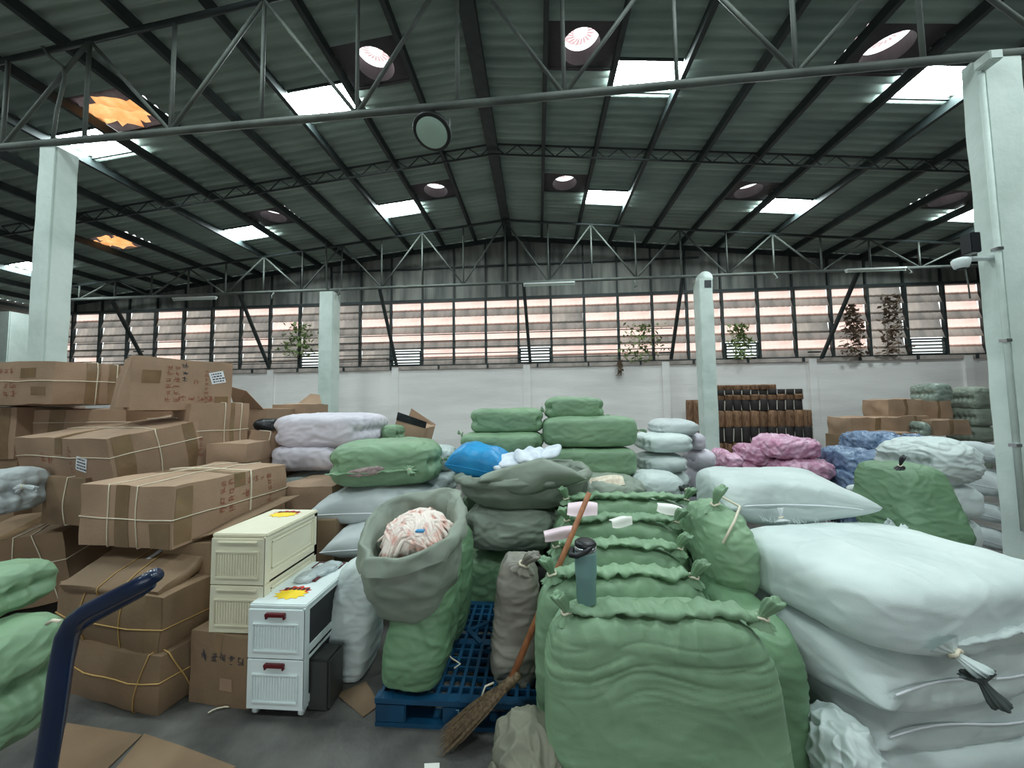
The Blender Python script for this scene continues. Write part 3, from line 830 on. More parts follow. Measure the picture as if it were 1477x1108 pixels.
b.glyphs('-y', -.36, .62, .045, 2, 6, 11).glyphs('-y', -.08, -.55, .055, 4, 1, 12).glyphs('-y', -.05, .75, .05, 1, 3, 13, M_INK).glyphs('-y', .2, .1, .05, 1, 1, 14).glyphs('-y', .42, .6, .035, 1, 8, 15)
b.label('-y', .66, .35, .115, .115, .25)
b.patch('tape', '-y', -.82, -.5, .0, .5, M_TAPE); b.patch('tape', '-y', .62, .92, -.75, -.45, M_TAPE)
h_ = b.h
b.flap('flap', [(-h_[0], -h_[1], .02), (-h_[0]-.08, -h_[1]+.06, .02), (-h_[0]-.03, -h_[1]+.08, h_[2]*1.8), (-h_[0], -h_[1], h_[2]*2)])
b.flap('flap', [(-h_[0]-.02, -h_[1]+.08, .0), (-h_[0]-.09, -h_[1]+.22, .0), (-h_[0]-.06, -h_[1]+.22, h_[2]*1.2), (-h_[0]-.02, -h_[1]+.1, h_[2]*1.9)])
b = front_box('big strapped carton with tilted white label, second layer of the heap', 34, 2.78, 166, 2.55, 616, 697, .95, seed=3, tilt=(.17, 0))
b.label('-y', .45, .05, .115, .115, -.3); b.loop(1, -.35); b.loop(1, .45); b.loop(2, .3)
b.tape_z(1, .08); b.patch('tape', '+x', -.95, -.7, -1, 1, M_TAPE); b.patch('tape', '+x', .05, .25, -1, 1, M_TAPE); b.glyphs('-y', .22, .6, .045, 1, 4, 21).glyphs('-y', -.4, .2, .08, 2, 1, 22)
b = front_box('large strapped carton with dented top, front of the heap', 112, 2.12, 247, 2.06, 700, 794, .88, seed=4, crush=.02)
b.loop(0, -.35); b.loop(0, .28); b.loop(1, .2, r=.006); b.loop(2, -.1)
b.patch('tape', '-y', -.2, .1, -1, 1, M_TAPE); b.patch('tape', '-y', .55, .95, -1, -.2, M_TAPE); b.tape_z(0, .1)
b.glyphs('+x', -.3, .72, .05, 2, 4, 31).glyphs('+x', .05, .6, .045, 5, 1, 32).glyphs('+x', .1, .1, .07, 1, 1, 33).glyphs('+x', .6, .6, .04, 1, 6, 34)
b.patch('tape', '+x', -.98, -.75, -.9, .9, M_TAPE)
b = front_box('small strapped carton behind the label carton, facing right', 272, 3.05, 357, 3.45, 582, 668, .6, M_CARD, seed=5)
b.loop(0, .1); b.loop(0, .7); b.loop(2, .15); b.patch('tape', '-y', .3, .45, -1, 1, M_TAPE); b.glyphs('-y', -.65, -.1, .04, 1, 4, 41)
b = front_box('carton wedged under the top left carton, tape on its edge', -60, 3.0, 20, 3.0, 588, 662, .5, M_CARD, seed=6); b.patch('tape', '-y', .4, .8, -1, 1, M_TAPE)
b = front_box('carton between the two top cartons of the heap', 22, 3.12, 178, 3.12, 590, 664, .6, M_CARD, seed=7); b.patch('tape', '-y', -.4, -.1, -1, 1, M_TAPE); b.loop(2, .5)
b = front_box('dark shaded carton under the tilted label carton', 58, 2.62, 120, 2.55, 690, 760, .8, M_CARDSHADE, seed=8); b.loop(0, .2)
b = front_box('tilted carton with crossed strings behind the tied white sack', -70, 2.45, 102, 2.72, 758, 862, .6, M_CARDSHADE, seed=9, tilt=(.12, -.06)); b.loop(0, .2, skew=.3); b.loop(0, .5, skew=-.3); b.loop(2, .2); b.patch('tape', '+z', -.2, .1, -1, 1, M_TAPE)
b = front_box('flattened carton with a white strip, below the dented carton', 88, 1.98, 232, 1.93, 838, 850, .34, M_CARDSHADE, seed=10, tilt=(.42, 0), crush=.02, H=.07)
b.loop(0, -.2, M_STRING); b.loop(0, .25, M_STRING); b.patch('label_strip', '+z', .0, .12, .2, .75, M_LABEL, .003)
b = front_box('carton leaning beside the cream drawer unit, half hidden by the dented carton', 236, 2.16, 303, 2.16, 786, 852, .75, M_CARDSHADE, seed=11, tilt=(0, -.06)); b.flap('flap', [(-.12, -.36, .27), (.22, -.36, .34), (.3, .3, .4), (-.1, .3, .38)])
b = front_box('bulging shaded carton of the lower left stack, middle layer', 76, 2.02, 232, 1.90, 862, 948, .62, M_CARDSHADE, seed=12, bulge=.035, dent=.02)
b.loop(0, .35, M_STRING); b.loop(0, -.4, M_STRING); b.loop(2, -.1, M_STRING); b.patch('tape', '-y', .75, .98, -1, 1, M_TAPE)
b = front_box('bulging bottom carton of the lower left stack, bound with jute string', 98, 1.98, 226, 1.86, 950, 1036, .60, M_CARDSHADE, seed=13, bulge=.035, dent=.02, floor=True)
b.loop(2, .1, M_STRING); b.loop(0, .75, M_STRING, skew=.2); b.loop(1, .1, M_STRING, skew=.5); b.loop(1, -.4, M_STRING, skew=-.5)
b = front_box('small plain carton under the cream drawer unit', 272, 1.97, 356, 1.93, 920, 1016, .5, M_CARDSHADE, seed=14, floor=True, bulge=.006); b.tape_z(1, .12); b.glyphs('-y', -.5, .35, .05, 5, 1, 51, M_INK); b.patch('tape', '-y', .1, .5, -.55, -.2, M_CARD)
# behind the heap
b = front_box('carton standing behind the cream drawer unit', 394, 2.95, 478, 2.95, 702, 806, .5, M_CARD, seed=15); b.glyphs('-y', .3, .3, .04, 4, 1, 61)
b = front_box('dark carton under the grey pillow sack', 446, 2.75, 482, 2.75, 750, 812, .3, M_CARDSHADE, seed=16)
b = front_box('carton between the strapped carton and the lilac sacks', 345, 3.45, 402, 3.45, 676, 740, .5, M_CARDSHADE, seed=17)
b = front_box('flat carton under the small strapped carton', 296, 3.1, 356, 3.15, 640, 668, .5, M_CARD, seed=18)
b = front_box('open carton with raised flaps behind the heap, left of the far box', 338, 4.1, 384, 4.1, 590, 632, .5, M_CARD, seed=19)
h_ = b.h
b.flap('flap', [(-h_[0], -h_[1], h_[2]*2), (h_[0]*.8, -h_[1], h_[2]*2), (h_[0]*.1, -h_[1]-.1, h_[2]*2+.22), (-h_[0], -h_[1]-.1, h_[2]*2+.28)])
b = front_box('carton lying open in front of the white column base', 392, 4.6, 441, 4.6, 583, 612, .5, M_CARD, seed=20)
h_ = b.h
b.flap('flap', [(-h_[0], h_[1], h_[2]*2), (h_[0]*.6, h_[1], h_[2]*2), (h_[0]*.2, h_[1]+.1, h_[2]*2+.14), (-h_[0]*.4, h_[1]+.1, h_[2]*2+.16)])
b = front_box('carton with folded side flaps next to the lilac sacks', 352, 3.3, 388, 3.5, 622, 690, .35, M_CARD, seed=21, tilt=(0, .25)); b.loop(0, 0)
h_ = b.h
b.flap('flap', [(h_[0], -h_[1], .05), (h_[0]+.1, -h_[1]-.05, .1), (h_[0]+.14, -h_[1]-.05, h_[2]*1.8), (h_[0], -h_[1], h_[2]*2)])
b = front_box('open carton with dark inside behind the green slit sack', 560, 4.3, 604, 4.3, 610, 650, .4, M_CARD, seed=22, tilt=(0, .28))
h_ = b.h
b.flap('flap', [(-h_[0], -h_[1], h_[2]*2), (h_[0], -h_[1], h_[2]*2), (h_[0], -h_[1]-.02, h_[2]*2+.08), (-h_[0], -h_[1]-.02, h_[2]*2+.10)], M_BLACKBAG)  # black front flap paints the shade inside the open carton
b.flap('flap', [(-h_[0], h_[1], h_[2]*2), (h_[0], h_[1], h_[2]*2), (h_[0], h_[1]+.02, h_[2]*2+.02), (-h_[0], h_[1]+.02, h_[2]*2+.14)])
bb = sack('plastic_bag', 'black crinkled plastic bag between cartons and lilac sacks', M_BLACKBAG, 366, 602, 408, 622, 3.9, .4, n=20, wr=.02, e=3, seam_ends=False)
bb['category'] = 'bag'

# ------------------------------------------------------------------ DRAWER UNITS
def cabinet(label, m, x0, y0, z0, W, D, H, handle, casters, open_side):
    e = empty('drawer_unit', label, 'drawer unit', (x0+W/2, y0+D/2, z0), group='slim two-tier drawer units')
    hz = .045 if casters else 0.0
    x, y = W/2, D/2; th = (H-hz-.02)/2
    MB().span((-x-.004, -y-.004, H-.022), (x+.004, y+.004, H)).obj('lid', m, e, bevel=.006)
    for t in range(2):
        zb = hz+t*th
        fr = MB()      # tier frame: back, left, rails and posts of the right side
        fr.span((-x, -y, zb), (-x+.008, y, zb+th)); fr.span((-x, y-.008, zb), (x, y, zb+th)); fr.span((-x, -y+.01, zb), (x, y, zb+.012))
        op = open_side and t == 1
        fr.span((x-.012, -y, zb), (x, y, zb+.05)); fr.span((x-.012, -y, zb+th-.02), (x, y, zb+th))
        fr.span((x-.012, -y-.009, zb), (x+.0015, -y+.03, zb+th+.002)); fr.span((x-.012, y-.03, zb), (x, y, zb+th))
        bd = fr.obj('tier_frame', m, e)
        MB().span((x-.010, -y+.03, zb+.05), (x-.006, y-.03, zb+th-.02)).obj('side_infill', M_VOIDSHADE if (op or open_side) else m, e)  # open-sided unit gets a dark sheet painting its shaded inside
        if not open_side:
            ip = MB(); a0, a1, c0, c1 = -y+.05, y-.05, zb+.07, zb+th-.04
            for (ya, za, yb_, zb_) in ((a0, c0, a1, c0+.005), (a0, c1-.005, a1, c1), (a0, c0, a0+.005, c1), (a1-.005, c0, a1, c1)):
                ip.span((x-.007, ya, za), (x-.002, yb_, zb_))
            ip.obj('panel_border', m, e)
        # drawer
        dr = MB().span((-x, -y-.012, zb+.002), (x, -y+.008, zb+th-.003)).obj('drawer', m, e, bevel=.003)
        fx, z1, z2 = x*.74, zb+.045, zb+th*.70
        mb = MB(); nr = 15
        for i in range(nr):
            xx = -fx+2*fx*(i+.5)/nr
            mb.span((xx-fx/nr*.45, -y-.0165, z1+.012), (xx+fx/nr*.45, -y-.011, z2-.012))
        mb.obj('ribbing', m, dr)
        bm_ = MB()
        for (xa, za, xb, zb_) in ((-fx-.01, z1-.006, fx+.01, z1+.004), (-fx-.01, z2-.004, fx+.01, z2+.006), (-fx-.012, z1, -fx-.004, z2), (fx+.004, z1, fx+.012, z2)):
            bm_.span((xa, -y-.020, za), (xb, -y-.011, zb_))
        bm_.obj('drawer_border', m, dr, bevel=.002)
        hd = MB()
        if handle == 'maroon':
            zz = zb+th-.035
            hd.span((-.055, -y-.032, zz), (.055, -y-.011, zz+.018)); hd.span((-.055, -y-.028, zz-.014), (-.045, -y-.011, zz)); hd.span((.045, -y-.028, zz-.014), (.055, -y-.011, zz))
            hd.obj('handle', M_MAROON, dr, bevel=.003)
        else:
            zz = zb+th-.028
            hd.span((-fx, -y-.024, zz), (fx, -y-.011, zz+.010)); hd.obj('handle', m, dr, bevel=.003)
    if casters:
        for sx in (-1, 1):
            for sy in (-1, 1):
                c = MB(); c.lathe([(.022, -.012), (.024, 0), (.022, .012)], (0, 0, 0), 16)
                w_ = c.obj('caster', M_CABW, e, True); w_.matrix_local = Matrix.Translation((sx*(x-.03), sy*(y-.03), .023)) @ Matrix.Rotation(math.pi/2, 4, 'Y')
                MB().span((sx*(x-.03)-.014, sy*(y-.03)-.014, .03), (sx*(x-.03)+.014, sy*(y-.03)+.014, .05)).obj('caster_fork', M_CABW, e)
    # burst sticker on the lid
    def burst(cx, cy, r, mm, nm, zoff, par, sq=.6, n=11):
        V = [(cx, cy, H+zoff)]
        for i in range(2*n):
            a = math.pi*i/n; q = r*(1 if i % 2 else .72); V.append((cx+q*math.cos(a), cy+q*sq*math.sin(a), H+zoff))
        return link(nm, np_mesh(nm, V, [(0, 1+i, 1+(i+1) % (2*n)) for i in range(2*n)], False), mm, par)
    yb_ = -y+.10 if casters else y-.12
    st = burst(0, yb_+.035, .10, M_RED, 'burst_sticker', .0012, e)
    burst(.0, yb_, .10, M_YEL, 'burst_face', .002, st)
    k = MB()
    for i in range(6): k.box((-.065+.026*i, yb_+.055, H+.0026), (.016, .026, .0006))
    k.obj('burst_lettering', M_BLK, st)
    if casters:   # clutter on the lid: maroon clips, clear wrap, red tray
        MB().span((.03, -.02, H), (.055, .05, H+.012)).obj('spare_handle', M_MAROON, e, bevel=.003)
        MB().span((-.02, .13, H), (.02, .19, H+.012)).obj('spare_handle', M_MAROON, e, bevel=.003)
        for q in range(3):
            C, F = cube_grid(10, 10, 6); P = C/((np.abs(C)**3).sum(1)**(1/3))[:, None]*np.array([.06, .07, .018]); P += .012*pn(P*40+q*5)[:, None]
            o = link('clear_wrap', np_mesh('clear_wrap', P, F), mat('clear_film', srgb(226, 236, 238), .15, trans=.5), e); o.location = (-.02+.03*q, .02+.07*q, H+.014)
        fr = MB()
        for (xa, ya, xb, yc) in ((-.09, y-.10, .1, y-.092), (-.09, y-.02, .1, y-.012), (-.09, y-.10, -.082, y-.012), (.092, y-.10, .1, y-.012)): fr.span((xa, ya, H), (xb, yc, H+.004))
        fr.obj('lid_recess_border', M_MAROON, e)
    return e
a = at(303, 915, 1.97); b_ = at(381, 915, 1.97)
cabinet('cream plastic two-tier drawer unit standing on a carton', M_CREAM, a[0], 1.97, .385, b_[0]-a[0], .47, .545, 'same', False, False)
a = at(357, 1020, 1.90); b_ = at(439, 1020, 1.90)
cabinet('white plastic two-tier drawer unit with maroon handles on casters', M_CABW, a[0], 1.90, 0.0, b_[0]-a[0], .52, .585, 'maroon', True, True)
x_, y_, z_, L_, H_ = span_box(446, 935, 490, 1002, 1.94, .16)
o = MB().span((-L_/2, -.075, 0), (L_/2, .075, .27)).obj('smoky_bin', M_SMOKE, None, bevel=.012); o.location = (x_, y_, 0)
tag(o, 'dark smoky plastic bin beside the white drawer unit', 'bin')
def sheet(name, label, cat, m, corners, z=.004, th=.004, bend=.0):
    V = [(float(at_f(px, py)[0]), float(at_f(px, py)[1]), z) for px, py in corners]
    c = Vector(V[0])
    mb = MB(); n_ = len(V)
    Vv = [Vector(v)-c for v in V]; Vt = [v+Vector((0, 0, th)) for v in Vv]
    mb.add(Vv+Vt, [tuple(range(n_-1, -1, -1)), tuple(range(n_, 2*n_))]+[(i, (i+1) % n_, n_+(i+1) % n_, n_+i) for i in range(n_)])
    o = mb.obj(name, m); o.location = c; tag(o, label, cat); return o
def at_f(px, py, z=0.0):
    d = ray(px, py); return d*((z-HC)/d[2])+np.array([0, 0, HC])
sheet('cardboard_sheet', 'flat cardboard sheet on the floor at the lower left', 'cardboard', M_CARDSHADE, [(96, 1045), (205, 1062), (130, 1135), (60, 1135)])
sheet('cardboard_sheet', 'flat cardboard sheet with a slit on the floor, bottom edge', 'cardboard', M_CARDSHADE, [(208, 1062), (262, 1080), (340, 1110), (250, 1150), (140, 1145)], z=.009)
sheet('cardboard_sheet', 'small cardboard scrap on the floor below the white sack', 'cardboard', M_CARDSHADE, [(485, 1003), (528, 985), (548, 1018), (524, 1036)])
sheet('paper_scrap', 'cream paper scrap on the floor at the bottom edge', 'paper', M_PAPERW, [(612, 1104), (634, 1103), (634, 1112), (612, 1112)])

cl = MB().tube([Vector(at_f(x1, y1))+Vector((0, 0, .012)) for x1, y1 in ((300, 1032), (306, 1028), (314, 1025), (324, 1023), (330, 1023))], .004, 6).obj('plastic_strip', M_STRAP, None, True)
tag(cl, 'thin white plastic strip curled on the floor by the drawer unit', 'strip')
# ------------------------------------------------------------------ SACKS: left and centre-left
G = 'green woven sacks'; Wg = 'white woven sacks'
sack('woven_sack', 'grey-white tied sack lying on cartons at the left edge', M_GREYW, -60, 672, 52, 752, 2.22, .45, Wg, n=34, knots=(('r', .55, 0, .03, .13),), e=3)
s_ = sack('woven_sack', 'green sack on the hand truck at lower left, upper one', M_GREEN, -150, 815, 48, 932, 1.22, .4, G, n=40, e=3.2, wr=.014)
s_ = sack('woven_sack', 'green sack on the hand truck at lower left, lower one', M_GREEN, -160, 892, 66, 1150, 1.16, .4, G, n=40, e=3.6, wr=.014)
sack('woven_sack', 'lilac-white sack on top of its three-sack stack', M_LILAC, 397, 594, 556, 646, 3.45, .8, Wg, n=44, e=5, wr=.014, pinch=.08)
sack('woven_sack', 'lilac-white sack in the middle of its three-sack stack', M_LILAC, 389, 636, 520, 681, 3.42, .7, Wg, n=34, e=4.2, wr=.016, pinch=.1)
sack('woven_sack', 'white sack at the bottom of the lilac stack', M_WHITE, 403, 676, 520, 712, 3.45, .7, Wg, n=34, e=3.2, wr=.02, pinch=.25)
e = sack('woven_sack', 'green sack with a torn slit showing cloth, on grey pillow sacks', M_GREEN, 470, 630, 640, 703, 2.86, .72, G, n=52, e=3.8, wr=.014, rz=.24, knots=(('r', .45, -.2, .03, .1), ('f', .38, .45, .035, .1)))
L_, W_, H_ = e['_dim']
C, F = cube_grid(16, 6, 8); P = C/((np.abs(C)**2.2).sum(1)**(1/2.2))[:, None]*np.array([.15, .02, .035]); P += .02*pn(P*30)[:, None]*np.array([.4, .6, 1])
o = link('cloth_in_slit', np_mesh('cloth_in_slit', P, F), mat('mauve_cloth', srgb(176, 154, 152), .8, srgb(130, 112, 112), 30), e); o.location = (-.13, -W_/2+.0, H_*.37); o.rotation_euler = (0, -.1, 0)
link('rolled_seam', ridge_mesh((-L_*.48, -W_/2*.99, H_*.34), (L_*.3, -W_/2*.99, H_*.36), .016, 2), M_GREEN, e)
pillow('pillow_sack', 'grey-white pillow sack with pointed corner under the green slit sack', M_GREYW, 450, 692, 650, 764, 2.78, .8, Wg, n=44, rz=.10, seam=M_LABEL)
pillow('pillow_sack', 'grey-white pillow sack with a pointed corner, lowest of its pile', M_GREYW, 470, 742, 640, 812, 2.62, .7, Wg, n=40, rz=.12, seam=M_LABEL)
sack('woven_sack', 'white sack end behind the green slit sack, upper', M_WHITE, 600, 640, 660, 680, 3.35, .4, Wg, n=24, e=3)
sack('woven_sack', 'white sack end behind the green slit sack, lower', M_WHITE, 600, 676, 662, 716, 3.3, .4, Wg, n=24, e=3)
sack('woven_sack', 'pale green tied sack peeping behind the lilac stack', M_GREEN, 548, 611, 584, 640, 3.9, .3, G, n=20, e=3)
sack('woven_sack', 'white sack leaning upright between drawer unit and pallet', M_WHITE, 450, 802, 546, 1000, 2.10, .30, Wg, floor=True, n=46, e=3.8, wr=.014, lean=(.08, .05), pleat=.006, taper=.2, hcrease=.008, seam_ends=False)
# ------------------------------------------------------------------ PALLET
pa = at(541, 995, 1.88)[0]; PW = .0-pa; PD = .92; PH = .145
pal = empty('plastic_pallet', 'blue plastic pallet on the floor under sacks', 'pallet', (pa+PW/2, 1.88+PD/2, 0))
x, y = PW/2, PD/2
for i in range(15):
    xx = -x+.02+(2*x-.04)*i/14; MB().span((xx-.009, -y, PH-.03), (xx+.009, y, PH)).obj('deck_rib', M_PALLET, pal)
for j in range(13):
    yy = -y+.02+(2*y-.04)*j/12; wd = .05 if j in (0, 6, 12) else .009
    MB().span((-x, yy-wd/2-.0, PH-.028), (x, yy+wd/2, PH-.002)).obj('deck_crossbar', M_PALLET, pal)
for i in (-1, 0, 1):
    for j in (-1, 0, 1):
        MB().span((i*(x-.08)-.08, j*(y-.07)-.07, .02), (i*(x-.08)+.08, j*(y-.07)+.07, PH-.03)).obj('block', M_PALLET, pal, bevel=.006)
for j in (-1, 0, 1): MB().span((-x, j*(y-.05)-.05, 0), (x, j*(y-.05)+.05, .022)).obj('bottom_runner', M_PALLET, pal)
arr = MB()
for (p, q) in (((.10, .12), (.2, .02)), ((.2, .02), (.10, -.08)), ((-.05, .1), (.06, .2)), ((-.05, .1), (.05, -.02))): arr.bar((p[0], p[1], PH), (q[0], q[1], PH), .03, .012)
arr.obj('arrow_moulding', M_PALLET, pal)
rr = random.Random(5); pt = MB()
for row in range(2):
    for i in range(4):
        cx_, cz_ = at(660, 1010, 1.88)[0]-(pa+PW/2)+.026*i, .092-.03*row
        for q in range(4):
            if rr.random() < .5: pt.box((cx_+rr.uniform(-.004, .004), -y-.001, cz_+rr.uniform(-.009, .009)), (.017, .001, .003))
            else: pt.box((cx_+rr.uniform(-.008, .008), -y-.001, cz_), (.003, .001, .02))
pt.obj('moulded_print', M_PALTXT, pal)
cd = MB().tube([at(x1, y1, Y1) for x1, y1, Y1 in ((648, 925, 2.2), (640, 938, 2.16), (652, 950, 2.1), (664, 958, 2.06), (655, 964, 2.04))], .004, 6).obj('white_cord', M_STRAP, None, True)
tag(cd, 'short white cord lying on the blue pallet', 'cord')
cd = MB().tube([at(x1, y1, Y1) for x1, y1, Y1 in ((712, 985, 1.88), (700, 990, 1.86), (695, 1005, 1.86), (694, 1020, 1.86))], .005, 6).obj('white_cord', M_STRAP, None, True)
tag(cd, 'white cord hanging off the pallet corner by the broom', 'cord')
sack('woven_sack', 'deep green upright sack at the pallet front corner', M_GREEND, 543, 790, 650, 1000, 1.86, .34, G, n=44, e=3.8, wr=.016, lean=(.07, .12), seam_ends=False)
sack('woven_sack', 'deep green upright sack behind the open pink-cloth sack', M_GREEND, 622, 752, 678, 930, 2.2, .35, G, n=34, e=3.6, wr=.014, lean=(.03, .0), seam_ends=False)
def open_sack(label, m, loc, rx, ry, H, seed, tilt=(0, 0), cuff=.10, rz=0, bulge=.08, mouth=1.0, wr=.016, group='open-mouthed sacks', ob=(0, 0)):
    e = empty('open_sack', label, 'sack', loc, group=group, rot=Euler((tilt[0], tilt[1], rz)))
    n = 72; prof = []
    for t in np.linspace(0, 1, 22): prof.append((1+bulge*math.sin(math.pi*t)-.32*(1-t)**2.5-(1-mouth)*t**2, H*t, 0))
    for t in np.linspace(.1, 1, 10):   # rolled cuff
        a = math.pi*t; prof.append((mouth+cuff*.55*(1-math.cos(a)), H+cuff*.5*math.sin(a)*rx-cuff*rx*1.1*max(0, t-.5), 1))
    outer = prof
    inner = [(mouth-.05, H, 2), (mouth-.08, H*.9, 2), (mouth-.1, H*.6, 2), (.3, H*.55, 2)]
    V = []; F = []
    def ring(r, z, kind):
        for k in range(n):
            a = 2*math.pi*k/n; c, s = math.cos(a), math.sin(a)
            ex = 2/2.6; V.append((r*rx*abs(c)**ex*(1 if c > 0 else -1), r*ry*abs(s)**ex*(1 if s > 0 else -1), z))
    for r, z, kd in reversed(outer[22:]): ring(r, z, kd)
    k0 = len(V)
    P_in = len(V)//n
    for r, z, kd in inner: ring(r, z, kd)
    m1 = len(V)//n
    for i in range(m1-1):
        for k in range(n): F.append((i*n+k, i*n+(k+1) % n, (i+1)*n+(k+1) % n, (i+1)*n+k))
    st = len(V)
    for r, z, kd in outer[:22]: ring(r, z, kd)
    for i in range(21):
        for k in range(n): F.append((st+i*n+k, st+i*n+(k+1) % n, st+(i+1)*n+(k+1) % n, st+(i+1)*n+k))
    F.append(tuple(st+k for k in range(n-1, -1, -1)))
    # body top ring to inner rim
    V = np.array(V); o = seed*4.1
    V[:, 2] += sst(.25, 1.0, V[:, 2]/H)*(ob[0]*V[:, 0]/rx+ob[1]*V[:, 1]/ry)
    R = np.stack([V[:, 0], V[:, 1], 0*V[:, 0]], 1); nr = np.linalg.norm(R, axis=1)+1e-6
    up = V[:, 2]/H
    d = wr*(1-np.abs(pn(V*np.array([6, 6, 9])+o))*2.2)+wr*1.2*pn(V*3+o)+wr*1.3*sst(.75, 1.0, up)*(1-np.abs(pn(V*np.array([12, 12, 9])+o))*2.4)
    cf = np.zeros(len(V)); cf[:10*n] = 1; ang = np.arctan2(V[:, 1], V[:, 0]); d = d+cf*.045*pn(np.stack([np.cos(ang)*2.2+o, np.sin(ang)*2.2, V[:, 2]*3], 1)); V[:, 2] -= cf*(nr/max(rx, ry) > 1.12)*.10*np.abs(pn(np.stack([np.cos(ang)*3+o, np.sin(ang)*3, V[:, 2]*0], 1)))
    V += R/nr[:, None]*d[:, None]; V[:, 2] += sst(.8, 1, up)*.05*pn(V*np.array([5, 5, 1])+o+7)*min(1, H*3)
    link('body', np_mesh('body', V, F), m, e)
    return e
def rope_heap(name, label, cat, loc, rx, ry, h, m, n, seed, r=.012, tilt=(0, 0)):
    e = empty(name, label, cat, loc, rot=Euler((tilt[0], tilt[1], 0))); rr = random.Random(seed)
    mb = MB()
    for i in range(n):
        a = rr.uniform(0, 6.28); q = math.sqrt(rr.random())*.8; cx_, cy_ = q*rx*math.cos(a), q*ry*math.sin(a); d = rr.uniform(-.35, .35)+.6+2.2*math.sin(cx_*14+seed)*math.cos(cy_*11)
        ln = rr.uniform(.08, .16); P = []
        for t in np.linspace(-1, 1, 7):
            x1 = cx_+ln*t*math.cos(d); y1 = cy_+ln*t*math.sin(d)
            qq = (x1/rx)**2+(y1/ry)**2; P.append((x1+.01*math.sin(5*t+i), y1+.015*math.cos(4*t+i), h*(1-.6*qq)-.03*t*t+rr.uniform(-.004, .004)))
        mb.tube(P, r*rr.uniform(.7, 1.25), 6)
    o = mb.obj('folded_strands', m, e, True); o['kind'] = 'stuff'
    C, F = cube_grid(12, 12, 4); P = C/((np.abs(C)**3).sum(1)**(1/3))[:, None]*np.array([rx*.98, ry*.98, h]); P[:, 2] -= .02
    link('core', np_mesh('core', P, F), m, e)
    return e
pc = at(592, 880, 2.0); 
open_sack('grey-green open sack with rolled mouth full of pink-white cloth', M_SAGE, (pc[0]-.005, 2.07, pc[2]-.02), .245, .20, .46, 3, tilt=(.04, .0), cuff=.26, mouth=.86, bulge=.12, wr=.026, ob=(.05, .11))
rope_heap('cloth_bundle', 'pink and white cloth strips heaped inside the open sack', 'cloth', (pc[0]+.01, 2.05, pc[2]+.405), .185, .14, .085, M_YARN, 150, 4, r=.010, tilt=(.48, -.2))
t_ = MB().box((0, 0, 0), (.045, .03, .012)).obj('blue_tag', M_YARNB, None, bevel=.003); t_.location = at(606, 766, 1.86); tag(t_, 'small blue tag on the pink cloth strips', 'tag')

# ------------------------------------------------------------------ SACKS: centre
sack('woven_sack', 'green sack atop the left centre pile, mouth gathered along its end', M_GREEN, 678, 588, 782, 624, 3.65, .62, G, n=44, e=5.5, wr=.012, rz=.05)
sack('woven_sack', 'green sack second in the left centre pile, above the blue bag', M_GREEN, 662, 619, 784, 668, 3.55, .62, G, n=40, e=5, wr=.012, knots=(('l', .85, -.3, .022, .05), ('r', .8, -.5, .03, .06)))
sack('woven_sack', 'small green sack on the very top of the middle pile', M_GREEN, 786, 571, 873, 604, 3.75, .5, G, n=36, e=4.5, wr=.014, knots=(('l', .3, -.6, .03, .06), ('r', .1, -.4, .02, .06)))
sack('woven_sack', 'long green sack with pale smudges, second in the middle pile', M_GREEN, 783, 598, 920, 645, 3.55, .55, G, n=46, e=5, wr=.010, seam_ends=False, knots=(('r', .5, -.6, .022, .09),))
sack('woven_sack', 'long yellowish green sack, third in the middle pile', M_GREEN, 786, 641, 920, 688, 3.5, .55, G, n=46, e=5, wr=.012, seam_ends=False)
sack('woven_sack', 'sage sack under the yellowish green sack, papers on top', M_SAGE, 800, 682, 935, 745, 3.0, .6, G, n=36, e=3.2, wr=.022)
bgk = pillow('plastic_bag', 'bright blue bag lying on the open white-cloth sack', M_SKYBAG, 644, 640, 738, 690, 2.95, .42, n=34, rz=-.12, wr=.02, rot=Euler((.15, .18, -.1))); bgk['category'] = 'bag'
e = sack('woven_sack', 'sage sack with twisted knot at its left end, below the open sack', M_SAGE, 668, 722, 806, 800, 2.74, .55, G, n=44, e=3, wr=.022, knots=(('l', .75, -.9, .06, .14), ('l', .5, -.95, .05, .09)))
sack('woven_sack', 'dark green sack on the floor behind the pallet', M_GREEND, 664, 782, 768, 880, 2.84, .5, G, n=36, e=4.5, wr=.014, floor=True)
po = at(752, 735, 2.78)
e = open_sack('sage open sack with drooping mouth showing white cloth', M_SAGE, (po[0], 3.08, po[2]-.02), .47, .27, .25, 9, tilt=(.05, -.03), cuff=.16, bulge=.1, mouth=.95, wr=.03)
dr = MB()
n_ = 26; V = []; F = []
for i in range(n_+1):     # draped front lip
    for j in range(9):
        t, s = i/n_, j/8; px = 690+150*t; py = 690+18*math.sin(t*3)-38*t*(1 if t < .7 else 1.0)+45*max(0, t-.62)*2
        p = at(px+8*s, py-26*(1-s)*math.sin(math.pi*t)**.6+20*s*math.sin(math.pi*t), 2.80-.05*math.sin(3.1*s)-.02*math.sin(9*t+4*s))
        V.append((p[0]-po[0], p[1]-3.08, p[2]-po[2]+.02))
for i in range(n_):
    for j in range(8): F.append((i*9+j, (i+1)*9+j, (i+1)*9+j+1, i*9+j+1))
lip = link('draped_lip', np_mesh('draped_lip', V, F), M_SAGE, e)
sm = lip.modifiers.new('thick', 'SOLIDIFY'); sm.thickness = .008
